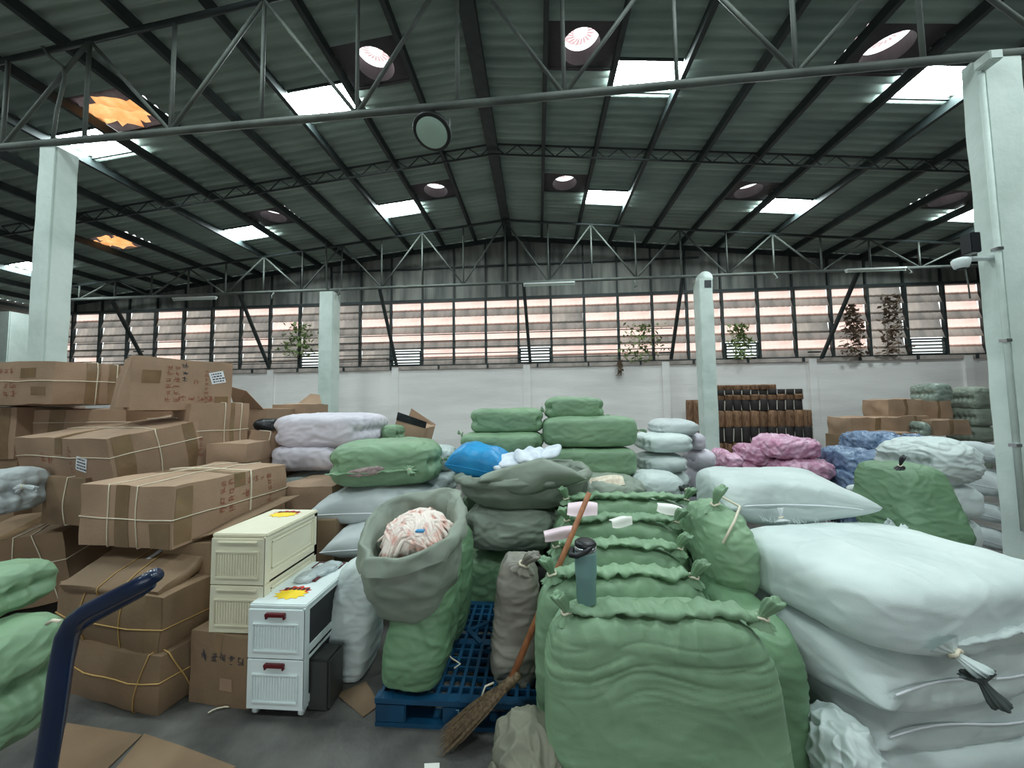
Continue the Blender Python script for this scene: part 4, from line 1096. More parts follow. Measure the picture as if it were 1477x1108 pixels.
for i, (px, py, w_, rz_) in enumerate(((735, 664, .2, .2), (765, 656, .26, .35), (795, 652, .16, -.3), (752, 668, .22, .1), (720, 668, .14, .5))):
    C, F = cube_grid(12, 10, 4); P = C/((np.abs(C)**4).sum(1)**.25)[:, None]*np.array([w_/2, .11, .02]); P[:, 2] += .02*pn(P*9+i*4)+.012*np.sin(P[:, 0]*60)*(i % 2)
    o = link('folded_cloth', np_mesh('folded_cloth', P, F), M_CLOTHW); o.location = at(px, py, 3.0); o.rotation_euler = (.35, -.1, rz_)
    tag(o, ['white folded cloth at the left of the drooping open sack', 'white folded cloth in the middle of the drooping open sack', 'white cloth corner rising at the right of the drooping sack', 'striped white cloth at the front of the drooping open sack', 'small white cloth beside the bright blue bag'][i], 'cloth', 'white cloths in the open sack')
# white stack right of the middle pile
sack('woven_sack', 'white sack on top of the white stack by the rounded column', M_GREYW, 934, 603, 1012, 630, 4.0, .6, Wg, n=28, e=3, wr=.014, pinch=.3)
sack('woven_sack', 'white sack second in the white stack by the rounded column', M_WHITE, 914, 622, 1002, 654, 3.8, .6, Wg, n=30, e=3.4, wr=.014)
sack('woven_sack', 'white sack with faint print, third in the white stack', M_WHITE, 915, 652, 996, 684, 3.75, .6, Wg, n=30, e=3.2, wr=.014)
sack('woven_sack', 'white sack with faint print and grey knot beside the sage sack', M_WHITE, 908, 676, 992, 735, 3.3, .5, Wg, n=34, e=3, wr=.014, knots=(('f', .6, .8, .04, .1, M_RAG),))
sack('woven_sack', 'small lilac-white sack behind the white stack, upper', M_LILAC, 985, 622, 1018, 650, 4.2, .4, Wg, n=20, e=3)
sack('woven_sack', 'small lilac-white sack behind the white stack, lower', M_LILAC, 985, 646, 1036, 678, 4.2, .4, Wg, n=20, e=2.6)
# near green rows
def tied_sack(label, m, l, t, r, b, Yf, W, lk=1, rk=1, ridge=True, **k):
    e = sack('woven_sack', label, m, l, t, r, b, Yf, W, G, floor=True, n=k.pop('n', 46), e=k.pop('e', 3.6), wr=k.pop('wr', .012), pleat=k.pop('pleat', .013), seam_ends=False, **k)
    L, W_, H = e['_dim']; sd = _sd[0]
    if lk: add_knot(e, (-L*.39, -W_*.14, H*.935), (.2, -.16, .3), .040, .115*lk, m, sd+1, -.3)
    if rk: add_knot(e, (L*.39, -W_*.14, H*.935), (.2, .2, -.3), .040, .115*rk, m, sd+2, .3)
    if ridge: link('rolled_mouth', ridge_mesh((-L*.40, -W_*.12, H*.965), (L*.40, -W_*.12, H*.965), .030, sd, .014, 90, .03), m, e)
    return e
tied_sack('big green tied sack nearest the camera, in front of the tumbler', M_GREEN, 784, 862, 1160, 1180, 1.40, .30, taper=.10, lean=(-.035, 0), n=84, wr=.009, pleat=.014, wf=(2.5, 2.5, 4), e=5.0, hcrease=.013)
tied_sack('green tied sack right behind the nearest one, broom beside it', M_GREEN, 772, 812, 1040, 1100, 1.70, .25, n=60, e=4)
tied_sack('green tied sack third in the row, with cord at its left', M_GREEN, 782, 774, 1012, 1000, 2.00, .28, n=52, e=3.2)
tied_sack('green tied sack fourth in the row, with pink paper on top', M_GREEN, 800, 738, 1004, 960, 2.30, .28, n=46, e=3.2)
tied_sack('green tied sack fifth in the row, under the white slips', M_GREEN, 796, 708, 1022, 930, 2.62, .30, n=46, e=3.2, wr=.018)
e = sack('woven_sack', 'green sack with crossed cords right of the tied row, upper', M_GREEN, 992, 722, 1096, 872, 1.98, .6, G, n=44, e=3, wr=.02, pleat=.012, seam_ends=False, knots=(('t', .9, -.3, .05, .12),))
L_, W_, H_ = e['_dim']
MB().tube([(-.1, -W_*.47, H_*.7), (-.02, -W_*.42, H_*.93), (.08, -W_*.2, H_*1.01), (.1, W_*.2, H_*1.0)], .007, 6).obj('cord', M_STRAP, e, True)
sack('woven_sack', 'deep green sack standing under the corded green sack', M_GREEND, 1010, 838, 1158, 1080, 1.62, .7, G, n=44, e=4, wr=.014, floor=True, seam_ends=False)
e = sack('woven_sack', 'taupe upright sack with folded top on the pallet by the broom', M_TAUPE, 703, 797, 779, 1005, 1.98, .30, G, n=50, e=3.2, wr=.02, pleat=.02, seam_ends=False, lean=(.02, .05), taper=.15)
L_, W_, H_ = e['_dim']; add_knot(e, (.05, -W_*.2, H_*.93), (.4, .3, 0), .05, .12, M_TAUPE, 5)
# crumpled empty sacks on the floor
e = empty('empty_sack', 'crumpled olive empty sack on the floor by the broom', 'sack', (at_f(760, 1060)[0]+.02, 1.50, 0))
for q, (dx, dy, sx, sy, sz, rz_) in enumerate(((.02, 0, .19, .2, .36, .2), (-.07, -.1, .15, .16, .25, .7))):
    me = sack_body(sx*1.6, sy*1.6, sz, seed=40+q, e=2.6, n=44, wr=.035, seam_ends=False, pleat=.03, wf=(9, 9, 3))
    o = link('fold', me, M_GREYCLOTH, e); o.location = (dx, dy, 0); o.rotation_euler = (0, 0, rz_)
# papers
def paper(label, px, py, Y, w_, h_, m, rot, curl=.02, name='paper_slip'):
    n = 10; V = []; F = []
    for i in range(n+1):
        for j in range(n+1):
            u, v = i/n-.5, j/n-.5; V.append((u*w_, v*h_, curl*math.sin(3*u+1.5*v)+curl*.6*math.cos(6*v)))
    for i in range(n):
        for j in range(n): F.append((i*(n+1)+j, (i+1)*(n+1)+j, (i+1)*(n+1)+j+1, i*(n+1)+j+1))
    o = link(name, np_mesh(name, V, F), m); o.location = at(px, py, Y); o.rotation_euler = rot
    return tag(o, label, 'paper', 'paper slips on the sacks')
paper('pink paper slip behind the broom handle, on the fourth tied sack', 840, 732, 2.28, .18, .10, M_PAPERP, (.5, .08, -.12))
paper('pink paper slip left of the broom handle', 806, 769, 2.02, .16, .06, M_PAPERP, (.9, -.1, .1))
paper('printed white paper card on the sage sack', 874, 693, 3.1, .28, .14, mat('cream_paper', srgb(236, 226, 206), .6, srgb(206, 186, 166), 30), (.35, 0, .1))
paper('torn white scrap on the green tied row', 896, 751, 2.22, .12, .06, M_PAPERW, (.5, .1, .3))
paper('white slip by a knot at the right of the tied row', 966, 733, 2.5, .15, .08, M_PAPERW, (.5, .3, -.2))
# ------------------------------------------------------------------ TUMBLER, BROOM
bt = empty('tumbler', 'teal insulated tumbler with black handle lid on a green sack', 'tumbler', at(846, 868, 1.53))
MB().lathe([(.036, 0), (.040, .004), (.041, .10), (.043, .105), (.0435, .112), (.044, .118), (.046, .20), (.046, .205)], n=32).obj('body', M_TEAL, bt, True)
MB().lathe([(.045, .205), (.046, .208), (.046, .222), (.040, .226), (.038, .227)], n=32).obj('rim', M_STEEL, bt, True)
MB().lathe([(.041, .222), (.043, .226), (.043, .240), (.036, .246), (.02, .247)], n=28).obj('lid', M_BLK, bt, True)
MB().tube([(.036, -.01, .238), (.0, -.05, .222), (-.04, -.055, .205), (-.062, -.03, .197), (-.055, .01, .206)], .011, 10).obj('handle_loop', M_BLK, bt, True)
T0 = Vector(at(850, 711, 2.06)); B0 = Vector(at(736, 984, 1.82)); tip = Vector(at_f(643, 1074)); tip.z = .02
bro = empty('broom', 'straw broom with wooden stick leaning on the green sacks', 'broom', tip)
MB().tube([T0-tip, (T0*.5+B0*.5)-tip, B0-tip], [.014, .015, .017], 12).obj('stick', M_WOOD, bro, True)
dB = (tip-B0)
MB().tube([B0-dB*.14-tip, B0-tip, B0+dB*.22-tip], [.019, .023, .027], 12).obj('binding', M_BRISTLE, bro, True)
rr = random.Random(9); br = MB(); ax = dB.normalized(); sd1 = ax.cross(Vector((0, 0, 1))).normalized(); sd2 = ax.cross(sd1)
for i in range(400):
    a, q = rr.uniform(0, 6.28), math.sqrt(rr.random()); o1 = sd1*math.cos(a)*q+sd2*math.sin(a)*q*.8
    s0 = B0+dB*.05+o1*.022; s1 = B0+dB*rr.uniform(.66, 1.08)+sd1*math.cos(a)*q*.078+sd2*math.sin(a)*q*.04
    if s1.z < .004: s1.z = .004
    md = (s0+s1)/2+o1*.006
    br.tube([s0-tip, md-tip, s1-tip], [.0020, .0017, .0008], 3, False)
o = br.obj('bristles', M_BRISTLE, bro); o['kind'] = 'stuff'
# ------------------------------------------------------------------ HAND TRUCK (navy tube)
ht = empty('hand_truck', 'navy tubular hand truck handle at lower left beside green sacks', 'hand truck', (at(80, 1108, 1.12)[0], 1.12, 0))
hb = ht.location.copy()
for s in (0, 1):
    Y = 1.08+.18*s
    pts = [(48+10*s, 1250, Y), (66+6*s, 1108, Y), (78, 1030, Y), (88, 955, Y), (96, 915, Y), (108, 895, Y), (128, 880, Y), (165, 862, Y), (205, 842, Y), (226, 829, Y)]
    if s: pts = [(52, 1250, Y), (68, 1108, Y), (82, 1030, Y), (92, 960, Y), (101, 920, Y), (112, 903, Y), (132, 890, Y), (165, 872, Y), (200, 853, Y), (216, 843, Y)]
    P = [Vector(at(*q))-hb for q in pts]
    P[0].z = max(P[0].z, .1)
    MB().tube(P, [.026]*8+[.026, .022], 14).obj('handle_tube', M_NAVY, ht, True)
    if not s: A0 = P[2]
    else: A1 = P[2]
MB().tube([A0, A1], .02, 10).obj('cross_bar', M_NAVY, ht, True)
MB().span((-.75, -.12, .10), (-.06, .16, .14)).obj('platform', M_NAVY, ht, bevel=.01)
for sx in (-.65, -.14):
    for sy in (-.04, .1):
        MB().lathe([(.05, -.018), (.05, .018)], n=20).obj('wheel', M_BLK, ht, True).matrix_local = Matrix.Translation((sx, sy, .05)) @ Matrix.Rotation(math.pi/2, 4, 'Y')
MB().tube([Vector(at(*q))-hb for q in ((68, 900, 1.2), (76, 895, 1.18), (86, 896, 1.15))], .006, 6).obj('strap_loop', M_STRAP, ht, True)
# ------------------------------------------------------------------ SACKS: right side
def white_bale(label, x0, x1, y0, y1, z0, z1, knots=(), rz=0, rot=None, m=None, **k):
    _sd[0] += 1
    e = empty('woven_sack', label, 'sack', ((x0+x1)/2, (y0+y1)/2, z0), rz, Wg, rot=rot)
    L, W, H = x1-x0, y1-y0, z1-z0
    kw = dict(n=50, e=3.0, wr=.012, seam_ends=False); kw.update(k)
    link('body', sack_body(L, W, H, seed=_sd[0], **kw), m or M_WHITE, e)
    return e, L, W, H
e, L_, W_, H_ = white_bale('large white sack with a knotted front corner, top of the right pile', 1.759-.6, 1.759+.6, 2.034-.425, 2.034+.425, .60, .93, n=80, e=4.6, wr=.013, wf=(3, 3, 5), rot=Euler((.0, .04, .28)))
add_knot(e, (-L_*.30, -W_*.50, H_*.28), (2.2, 0, .2), .052, .11, M_WHITE, 3)
add_knot(e, (-L_*.285, -W_*.58, H_*.10), (2.7, 0, .2), .05, .10, M_RAG, 4, tie=False, name='rag')
link('rolled_mouth', ridge_mesh((-L_*.3, -W_*.49, H_*.30), (L_*.40, -W_*.485, H_*.42), .018, 4), M_WHITE, e)
add_knot(e, (-L_*.20, W_*.40, H_*.98), (-.4, 0, 0), .03, .07, M_GREYW, 6)
fz = MB(); rr = random.Random(3)
for i in range(90):
    t = rr.random(); p = Vector((-L_*.3+L_*.75*t, W_*(.42-.1*t)+rr.uniform(-.02, .02), H_*.96-.06*t)); d = Vector((rr.uniform(-.02, .02), rr.uniform(0, .03), rr.uniform(.015, .04)))
    fz.tube([p, p+d], [.0016, .0006], 3, False)
o = fz.obj('frayed_threads', M_WHITE, e); o['kind'] = 'stuff'
def pull(e, p, d, amount, rad, squash=.5):
    """draw a corner of the sack out into a sewn ear"""
    me = [c for c in e.children if c.name.startswith('body')][0].data; d = np.array(d, float); d /= np.linalg.norm(d); p = np.array(p, float)
    co = np.zeros(len(me.vertices)*3); me.vertices.foreach_get('co', co); co = co.reshape(-1, 3)
    r = np.linalg.norm(co-p, axis=1); w_ = np.exp(-(r/rad)**2)
    co[:, 2] += (p[2]-co[:, 2])*squash*np.exp(-(r/(rad*1.5))**2)
    co += d*(amount*w_)[:, None]
    me.vertices.foreach_set('co', co.ravel()); me.update()
def ear_bale(label, *a, **k):
    e, L, W, H = white_bale(label, *a, **k)
    pull(e, (-L*.45, -W*.46, H*.42), (-.5, -1, -.25), .09, .09, .6)
    seam_line(e, [(-L*.42+L*.80*t, -W*.5-.004, H*.52+.02*math.sin(7*t)) for t in np.linspace(0, 1, 14)], M_LABEL)
    return e
ear_bale('white sack with corner ear, second from top of the right pile', 1.75-.6, 1.75+.6, 2.13-.45, 2.13+.45, .34, .64, rz=.25, n=60, e=4.5)
ear_bale('white sack third from top of the right pile', 1.83-.6, 1.83+.6, 2.21-.45, 2.21+.45, .12, .38, rz=.2, n=54, e=4.5)
white_bale('white sack at the foot of the right pile', 1.24, 2.45, 1.74, 2.6, 0, .18, n=50, e=4, rz=.18)
white_bale('small crumpled white bag squeezed beside the nearest green sack', 1.06, 1.30, 1.42, 1.75, 0, .42, n=40, wr=.04, e=2.6, wf=(8, 8, 8))
zb_ = at(1160, 762, 2.45)[2]; zt_ = at(1090, 692, 2.45)[2]
e, L_, W_, H_ = white_bale('plump white pillow sack with pointed corner above the right pile', 1.21, 2.04, 2.42, 3.02, zb_, zt_+.02, n=60, e=5.2, wr=.012, wf=(4, 4, 6), rz=-.03)
e.name = 'pillow_sack'
pull(e, (L_*.46, -W_*.44, H_*.42), (1, -.15, -.05), .15, .16, .75)
pull(e, (-L_*.46, -W_*.46, H_*.40), (-.5, -1, -.1), .05, .10, .6)
seam_line(e, [(-L_*.47+L_*.93*t, -W_*.5-.006*math.sin(math.pi*t), H_*(.40+.08*math.sin(math.pi*t)**.7)) for t in np.linspace(0, 1, 22)], M_LABEL, .004)
e = sack('woven_sack', 'green leaning sack with tied corners right of the pillow sack', M_GREEND, 1246, 668, 1408, 790, 2.62, .55, G, n=44, e=5.5, wr=.014, taper=.22, lean=(.10, .2), seam_ends=False, knots=(('t', .0, -.5, .03, .08, M_BLK), ('l', .15, -.6, .04, .1, M_WHITE)))
sack('plastic_sack', 'white plastic sack draped behind the green leaning sack', M_WHITE, 1272, 626, 1425, 705, 3.3, .6, Wg, n=40, e=2.6, wr=.03)
sack('woven_sack', 'white sack between the top right sack and the green leaning sack', M_WHITE, 1296, 776, 1425, 850, 2.25, .5, Wg, n=34, e=2.8, wr=.02)
sack('woven_sack', 'white sack end left of the green leaning sack', M_WHITE, 1228, 700, 1300, 735, 3.0, .4, Wg, n=24, e=3)
for i, (t, b_, lab) in enumerate(((640, 672, 'crinkled white bag on top of the stack by the right column'), (676, 722, 'white pillow sack second in the stack by the right column'), (722, 760, 'white pillow sack third in the stack by the right column'), (757, 800, 'white pillow sack fourth in the stack by the right column'))):
    pillow('pillow_sack', lab, M_GREYW, 1372+4*i, t, 1465, b_, 4.0, .6, Wg, n=30, wr=.018)
for lab, m, l, t, r, b_, Yf in (('pink plastic bag on top of the pink heap', M_PINK, 1086, 628, 1186, 664, 5.0), ('pink plastic bag below the top pink one', M_PINK, 1100, 660, 1204, 692, 4.9),
    ('small pink plastic bag at the left end of the pink heap', M_PINK, 1028, 650, 1070, 678, 5.2), ('pink plastic bag half hidden at the left of the pink heap', M_PINK, 1064, 640, 1112, 672, 5.3),
    ('blue plastic bag on top of the blue heap', M_BLUE, 1214, 622, 1318, 656, 5.4), ('dark blue plastic bag in front of the blue heap', M_BLUE, 1188, 645, 1276, 696, 4.8),
    ('blue plastic bag at the foot of the blue heap', M_BLUE, 1196, 680, 1246, 712, 4.6), ('pale violet plastic bag behind the blue heap', M_BLUE, 1312, 628, 1366, 650, 5.6)):
    o = sack('plastic_bag', lab, m, l, t, r, b_, Yf, .7, 'shiny plastic bags', n=34, e=3.4, wr=.05, wf=(7, 7, 9), seam_ends=False); o['category'] = 'bag'
# goods by the far right wall
for i, (lab, l, t, r, b_, Y) in enumerate((('long brown carton lowest of the far right goods', 1228, 602, 1308, 628, 8.0), ('brown carton upper left of the far right goods', 1282, 576, 1334, 602, 8.2), ('brown carton upper middle of the far right goods', 1335, 578, 1374, 604, 8.3),
      ('brown carton second row of the far right goods', 1300, 600, 1342, 626, 8.1), ('brown carton under the wrapped bale', 1346, 606, 1400, 628, 7.9), ('flat brown carton in front of the far right goods', 1272, 624, 1325, 642, 7.6))):
    b = front_box(lab, l, Y, r, Y, t, b_, .6, M_CARD, seed=60+i, group='cartons by the far right wall', dent=.03); b.patch('tape', '-y', -.1, .1, -1, 1, M_TAPE)
for lab, m, l, t, r, b_, Yf in (('green-grey plastic wrapped bale topping the far right goods', M_WRAP, 1318, 551, 1374, 582, 8.3), ('green bale right of the wrapped bale', M_SAGE, 1372, 556, 1432, 590, 8.2), ('green bale below another beside the right column', M_SAGE, 1374, 586, 1436, 616, 8.2), ('dark wrapped bundle low among the far right cartons', M_WRAP, 1302, 606, 1340, 632, 7.8)):
    sack('wrapped_bale', lab, m, l, t, r, b_, Yf, .6, 'bales by the far right wall', n=24, e=3.6, wr=.02)
# stack of rolls at the back wall
rowdef = [(555, 562.5, 1031, 1126, 0), (562, 570, 1031, 1158, 1), (569, 577, 1031, 1163, 0), (576, 593, 1031, 1165, 1), (592, 616, 1031, 1171, 0), (615, 639, 1031, 1177, 1), (638, 664, 1031, 1177, 0)]
rown = ['topmost', 'second', 'third', 'fourth', 'fifth', 'sixth', 'lowest visible']
YJ = 10.62
def roll_proto(kind, wd, h):
    mb = MB(); r = wd/2*1.12
    if kind == 0:
        mb.lathe([(r*.9, 0), (r, h*.06), (r*.97, h*.3), (r, h*.34), (r*.97, h*.62), (r, h*.66), (r*.97, h*.94), (r*.86, h)], n=16)
    else:
        mb.lathe([(r*.88, 0), (r*.97, h*.06), (r*.97, h*.94), (r*.88, h)], n=16)
    return mb.mesh('roll_body', kind == 0 or True)
ORD = ['first', 'second', 'third', 'fourth', 'fifth', 'sixth', 'seventh', 'eighth', 'ninth', 'tenth', 'eleventh', 'twelfth', 'thirteenth', 'fourteenth', 'fifteenth']
for ri, (t, b_, l, r, kind) in enumerate(rowdef):
    A = at(l, (t+b_)/2, YJ); B = at(r, (t+b_)/2, YJ); zt = at(1090, t, YJ)[2]; zb = at(1090, b_, YJ)[2]
    cw = .235; n = int((B[0]-A[0])/cw); me = roll_proto(kind, cw, zt-zb); strip = MB().span((-.012, -cw*.5-.012, (zt-zb)*.1), (.012, -cw*.42, (zt-zb)*.9)).mesh('pale_strip')
    for i in range(n):
        o = empty('roll_bundle', ('brown' if kind == 0 else 'dark') + ' roll, ' + ORD[i] + ' from the rounded column, in the ' + rown[ri] + ' row of the stack', 'roll', (A[0]+cw*(i+.5), YJ+random.uniform(-.02, .02), zb), group='rolls in the ' + rown[ri] + ' row')
        link('roll_body', me, M_DARKROLL if kind else M_BROWNROLL, o)
        if kind:
            q = link('pale_strip', strip, M_PALE, o); q.location = (cw*.5-.01, .05, 0); q.rotation_euler = (0, random.uniform(-.12, .12), 0)
        else:
            q = MB().span((-.006, -cw*.5-.004, (zt-zb)*.05), (.006, -cw*.46, (zt-zb)*.95)).obj('dark_gap_band', M_DARKROLL, o); q.location = (random.uniform(-.05, .05), 0, 0)
# base under the stack down to the floor (hidden from the camera by sacks)
zbase = at(1090, 664, YJ)[2]
pb = empty('goods_base', 'low dark platform of rolls under the roll stack', 'platform', (at(1104, 660, YJ)[0], YJ, 0))
MB().span((-1.55, -.12, 0), (1.5, .12, zbase)).obj('body', M_DARKROLL, pb, bevel=.01)
for i in range(2):
    o = empty('roll_bundle', ('brown upright roll left of the rounded column, farther from it', 'brown upright roll left of the rounded column, touching it')[i], 'roll', np.array([at(996+8*i, 612, 10.9)[0], 10.9, 0.0]), group='rolls left of the rounded column'); link('roll_body', roll_proto(0, .2, at(996, 577, 10.9)[2]), M_BROWNROLL, o)
# ------------------------------------------------------------------ LAMPS AND FITTINGS
hl = empty('high_bay_lamp', 'round black high bay lamp hanging from the near truss', 'lamp', at(623, 192, 3.88))
tilt = Matrix.Rotation(.18, 4, 'X')
MB().lathe([(.165, 0), (.172, .01), (.172, .03), (.12, .05), (.09, .085), (.05, .09)], n=40).obj('housing', M_LAMPB, hl, True)
MB().lathe([(.05, -.012), (.135, -.008), (.14, .0)], n=40).obj('diffuser', M_DIFF, hl, True)
mb = MB()
for k in range(20):
    a = 2*math.pi*k/20; mb.box((.12*math.cos(a), .12*math.sin(a), .06), (.06, .006, .05), Matrix.Rotation(a, 3, 'Z'))
mb.obj('cooling_fins', M_LAMPB, hl)
MB().box((0, 0, .115), (.12, .08, .05)).obj('driver_box', M_LAMPB, hl, bevel=.008)
for sx in (-.14, .14): MB().tube([(sx, 0, .03), (sx*1.1, 0, .1), (sx*1.0, 0, .2)], .006, 6).obj('safety_wire', M_PIPE, hl, True)
MB().tube([(0, 0, .13), (0, 0, .2)], .014, 8).obj('hook', M_LAMPB, hl, True)
hl.rotation_euler = (-.35, .05, 0); hl.scale = (1.28,)*3
qv = Euler((-.35, .05, 0)).to_matrix().inverted() @ Vector((0, 0, (5.1-hl.location.z)/1.28)); MB().tube([(0, 0, .12), qv], .012, 8).obj('suspension_rod', M_LAMPB, hl, True)
for lab, xl, yl, xr, yr in (('fluorescent tube fitting on the far truss near the centre', 755, 412, 829, 408), ('fluorescent tube fitting on the far truss at right', 1220, 391, 1306, 388), ('fluorescent tube fitting on the far truss at left', 250, 432, 312, 430)):
    a, b = at(xl, yl, 9.9), at(xr, yr, 9.9); e = empty('tube_light', lab, 'lamp', (a+b)/2, group='fluorescent tube fittings'); L = np.linalg.norm(b-a)
    MB().span((-L/2, -.05, 0), (L/2, .05, .05)).obj('batten', M_TUBE, e, bevel=.006)
    MB().tube([(-L/2+.04, 0, -.03), (L/2-.04, 0, -.03)], .014, 10).obj('tube', M_DIFF, e, True)
    for sx in (-1, 1): MB().box((sx*(L/2-.02), 0, -.02), (.03, .04, .05)).obj('lamp_holder', M_TUBE, e)
    MB().tube([(0, 0, .05), (0, .08, .12)], .01, 6).obj('hanger', M_BEAM, e)
for px, py in ((490, 422), (916, 410), (393, 428), (1118, 399), (1310, 391)):
    p = at(px, py, 9.93); e = empty('hook_bracket', {490: 'small hook bracket on the far truss left of centre', 916: 'small hook bracket on the far truss right of centre', 393: 'small hook bracket on the far truss near the left column', 1118: 'small hook bracket on the far truss right of the rounded column', 1310: 'small hook bracket beside the right tube fitting'}[px], 'bracket', p)
    MB().tube([(0, .05, .12), (0, -.03, .02), (.03, -.05, -.06), (-.03, -.05, -.09)], .02, 6).obj('hook', M_PIPE, e, True)
    MB().box((0, .05, .11), (.06, .03, .06)).obj('plate', M_PIPE, e)
pc_ = at(1386, 378, 3.80)
cv = empty('security_camera', 'white dome security camera on the right column', 'camera', pc_)
MB().lathe([(.02, -.075), (.05, -.06), (.062, -.02), (.066, .0), (.066, .02), (.05, .035)], n=28).obj('dome', M_CABW, cv, True)
MB().lathe([(.02, -.078), (.035, -.070), (.042, -.058)], n=20).obj('lens_window', M_BLK, cv, True)
MB().span((.0, -.02, .02), (max(.14, 4.535-pc_[0]), .06, .05)).obj('bracket', M_CABW, cv, bevel=.006)
MB().tube([(.03, 0, -.05), (.07, .02, -.2), (.1, .04, -.36)], .006, 6).obj('cable', M_PIPE, cv, True)
jb = MB().span((-.045, -.05, -.1), (.045, .05, .1)).obj('junction_box', M_BLK, None, bevel=.008); jb.location = at(1400, 352, 3.78); tag(jb, 'black junction box above the dome camera on the right column', 'junction box')
p_ = [at(*q) for q in ((62, 68, 3.9), (72, 82, 3.92), (92, 97, 3.94), (93, 115, 3.97), (82, 160, 4.0), (76, 204, 4.02))]
o = MB().tube([q-p_[0] for q in p_], .02, 8).obj('conduit_pipe', M_PIPE, None, True); o.location = p_[0]; tag(o, 'bent grey conduit above the left white column', 'pipe')
p_ = [at(*q) for q in ((448, 335, 9.9), (470, 350, 9.9), (472, 420, 9.95))]
o = MB().tube([q-p_[0] for q in p_], .025, 8).obj('conduit_pipe', M_PIPE, None, True); o.location = p_[0]; tag(o, 'pale conduit dropping to the slim column left of centre', 'pipe')
# ------------------------------------------------------------------ VINES ON THE WINDOW BAND
def vine(label, px0, py0, px1, py1, n, m, seed):
    rr = random.Random(seed); a = at(px0, py1, YW-.12); b = at(px1, py0, YW-.12); c = Vector(((a[0]+b[0])/2, YW-.12, a[2]))
    e = empty('vine', label, 'plant', c, group='vines growing through the louvres')
    wx, hz = b[0]-a[0], b[2]-a[2]; st = MB(); lf = MB()
    for s in range(7):
        x0_ = rr.uniform(-.3, .3)*wx; P = [(x0_+rr.uniform(-.2, .2)*wx*t, rr.uniform(-.06, .04), hz*t*rr.uniform(.85, 1)) for t in np.linspace(0, 1, 6)]
        st.tube(P, .006, 4)
    for i in range(n):
        t = rr.random(); x0_ = rr.gauss(0, .24)*wx*(1.1-.4*t); p = Vector((x0_, rr.uniform(-.12, .04), hz*t)); q = Euler((rr.uniform(-1, 1), rr.uniform(-1, 1), rr.uniform(0, 6))).to_matrix(); s = rr.uniform(.045, .10)
        lf.quad(*[p+q @ Vector(v) for v in ((-s, 0, 0), (0, -s*.55, .01), (s, 0, 0), (0, s*.55, .01))])
    st.obj('stems', m, e); o = lf.obj('leaves', m, e); o['kind'] = 'stuff'
vine('green vine bush beside the rounded column in the louvres', 1050, 468, 1084, 518, 260, M_LEAF, 1)
vine('thin green vine on the louvres above the middle pile', 890, 466, 962, 522, 200, M_LEAF, 2)
vine('dry brown vine hanging on the louvres at right', 1212, 440, 1246, 516, 320, M_LEAFD, 3)
vine('dry brown vine on the louvres beside the right brace', 1270, 424, 1300, 512, 260, M_LEAFD, 4)
vine('green vine on the louvres left of the slim column', 400, 466, 462, 516, 220, M_LEAF, 5)
vine('small vine strand drooping over the white wall', 890, 520, 898, 542, 30, M_LEAFD, 6)
def props_under(src, what, m, n=18):
    for o in [q for q in bpy.data.objects if q.get('label') == src]:
        L, W, H = o['_dim']; z = o.location.z+.02
        k = max(1, round(z/.36)); h = z/k
        for i in range(k):
            _sd[0] += 1
            e = empty('woven_sack', '%s, layer %s below it' % (what, ('directly', 'second', 'third', 'fourth')[min(i, 3)]), 'sack', (o.location.x, o.location.y+.05*(i+1), z-h*(i+1)), group='sacks low in the piles')
            link('body', sack_body(L*1.05, W*1.05, h*1.06, seed=_sd[0], e=3.6, n=n, wr=.014), m, e)
props_under('pink plastic bag below the top pink one', 'pink bag hidden low under the pink heap', M_PINK)
props_under('small pink plastic bag at the left end of the pink heap', 'pink bag hidden low at the left of the pink heap', M_PINK)
props_under('pink plastic bag half hidden at the left of the pink heap', 'pink bag hidden low behind the pink heap', M_PINK)
props_under('blue plastic bag on top of the blue heap', 'blue bag hidden low under the top blue bag', M_BLUE)
props_under('dark blue plastic bag in front of the blue heap', 'blue bag hidden low under the dark blue bag', M_BLUE)
props_under('pale violet plastic bag behind the blue heap', 'blue bag hidden low under the violet bag', M_BLUE)
props_under('white sack at the bottom of the lilac stack', 'white sack hidden low in the lilac stack', M_WHITE)
props_under('white plastic sack draped behind the green leaning sack', 'white sack hidden low under the draped plastic sack', M_WHITE)
props_under('green leaning sack with tied corners right of the pillow sack', 'green sack hidden low under the leaning sack', M_GREEND)
props_under('white sack between the top right sack and the green leaning sack', 'white sack hidden low beyond the right pile', M_WHITE)
props_under('green sack second in the left centre pile, above the blue bag', 'green sack hidden low in the left centre pile', M_GREEN)
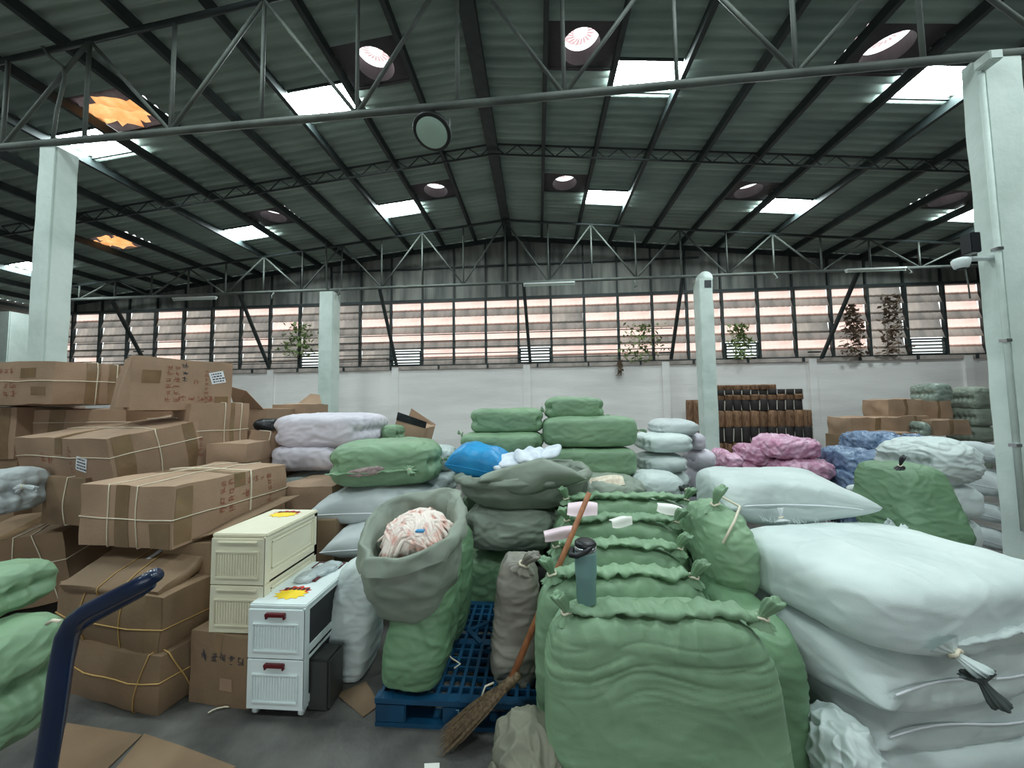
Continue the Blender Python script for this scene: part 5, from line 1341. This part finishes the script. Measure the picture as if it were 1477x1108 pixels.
props_under('long yellowish green sack, third in the middle pile', 'green sack hidden low in the middle pile', M_GREEN)
props_under('white sack with faint print, third in the white stack', 'white sack hidden low in the white stack', M_WHITE)
props_under('white sack with faint print and grey knot beside the sage sack', 'white sack hidden low beside the sage sack', M_WHITE)
props_under('small lilac-white sack behind the white stack, lower', 'lilac sack hidden low behind the white stack', M_LILAC)
props_under('green bale below another beside the right column', 'green bale hidden low by the far right wall', M_SAGE)
props_under('dark wrapped bundle low among the far right cartons', 'wrapped bale hidden low by the far right wall', M_WRAP)
def cartons_under(src, what):
    for o in [q for q in bpy.data.objects if q.get('label') == src]:
        body = [c for c in o.children if c.name.startswith('body')][0]
        d = [max(v.co[k] for v in body.data.vertices)-min(v.co[k] for v in body.data.vertices) for k in range(3)]
        z = o.location.z; k = max(1, round(z/.4)); h = z/k
        for i in range(k):
            b = Carton('%s, layer %s below it' % (what, ('directly', 'second', 'third', 'fourth')[min(i, 3)]), (d[0], d[1], h*.99), (o.location.x, o.location.y+.03, h*(k-1-i)), o.rotation_euler.z, m=M_CARDSHADE, seed=80+i, group='cartons low in the heaps')
            b.tape_z(1, .1)
cartons_under('carton wedged under the top left carton, tape on its edge', 'carton hidden low under the wedged carton')
cartons_under('carton between the two top cartons of the heap', 'carton hidden low under the middle top carton')
cartons_under('flat carton under the small strapped carton', 'carton hidden low under the flat carton')
cartons_under('open carton with raised flaps behind the heap, left of the far box', 'carton hidden low under the raised-flap carton')
cartons_under('carton lying open in front of the white column base', 'carton hidden low under the open carton by the column')
cartons_under('open carton with dark inside behind the green slit sack', 'carton hidden low under the dark open carton')
cartons_under('long brown carton lowest of the far right goods', 'carton hidden low under the long far right carton')
cartons_under('brown carton second row of the far right goods', 'carton hidden low under the second row far right carton')
cartons_under('carton standing behind the cream drawer unit', 'carton hidden low behind the cream drawer unit')
cartons_under('carton between the strapped carton and the lilac sacks', 'carton hidden low beside the lilac stack')
for o in list(bpy.data.objects):
    if '_dim' in o.keys(): del o['_dim']
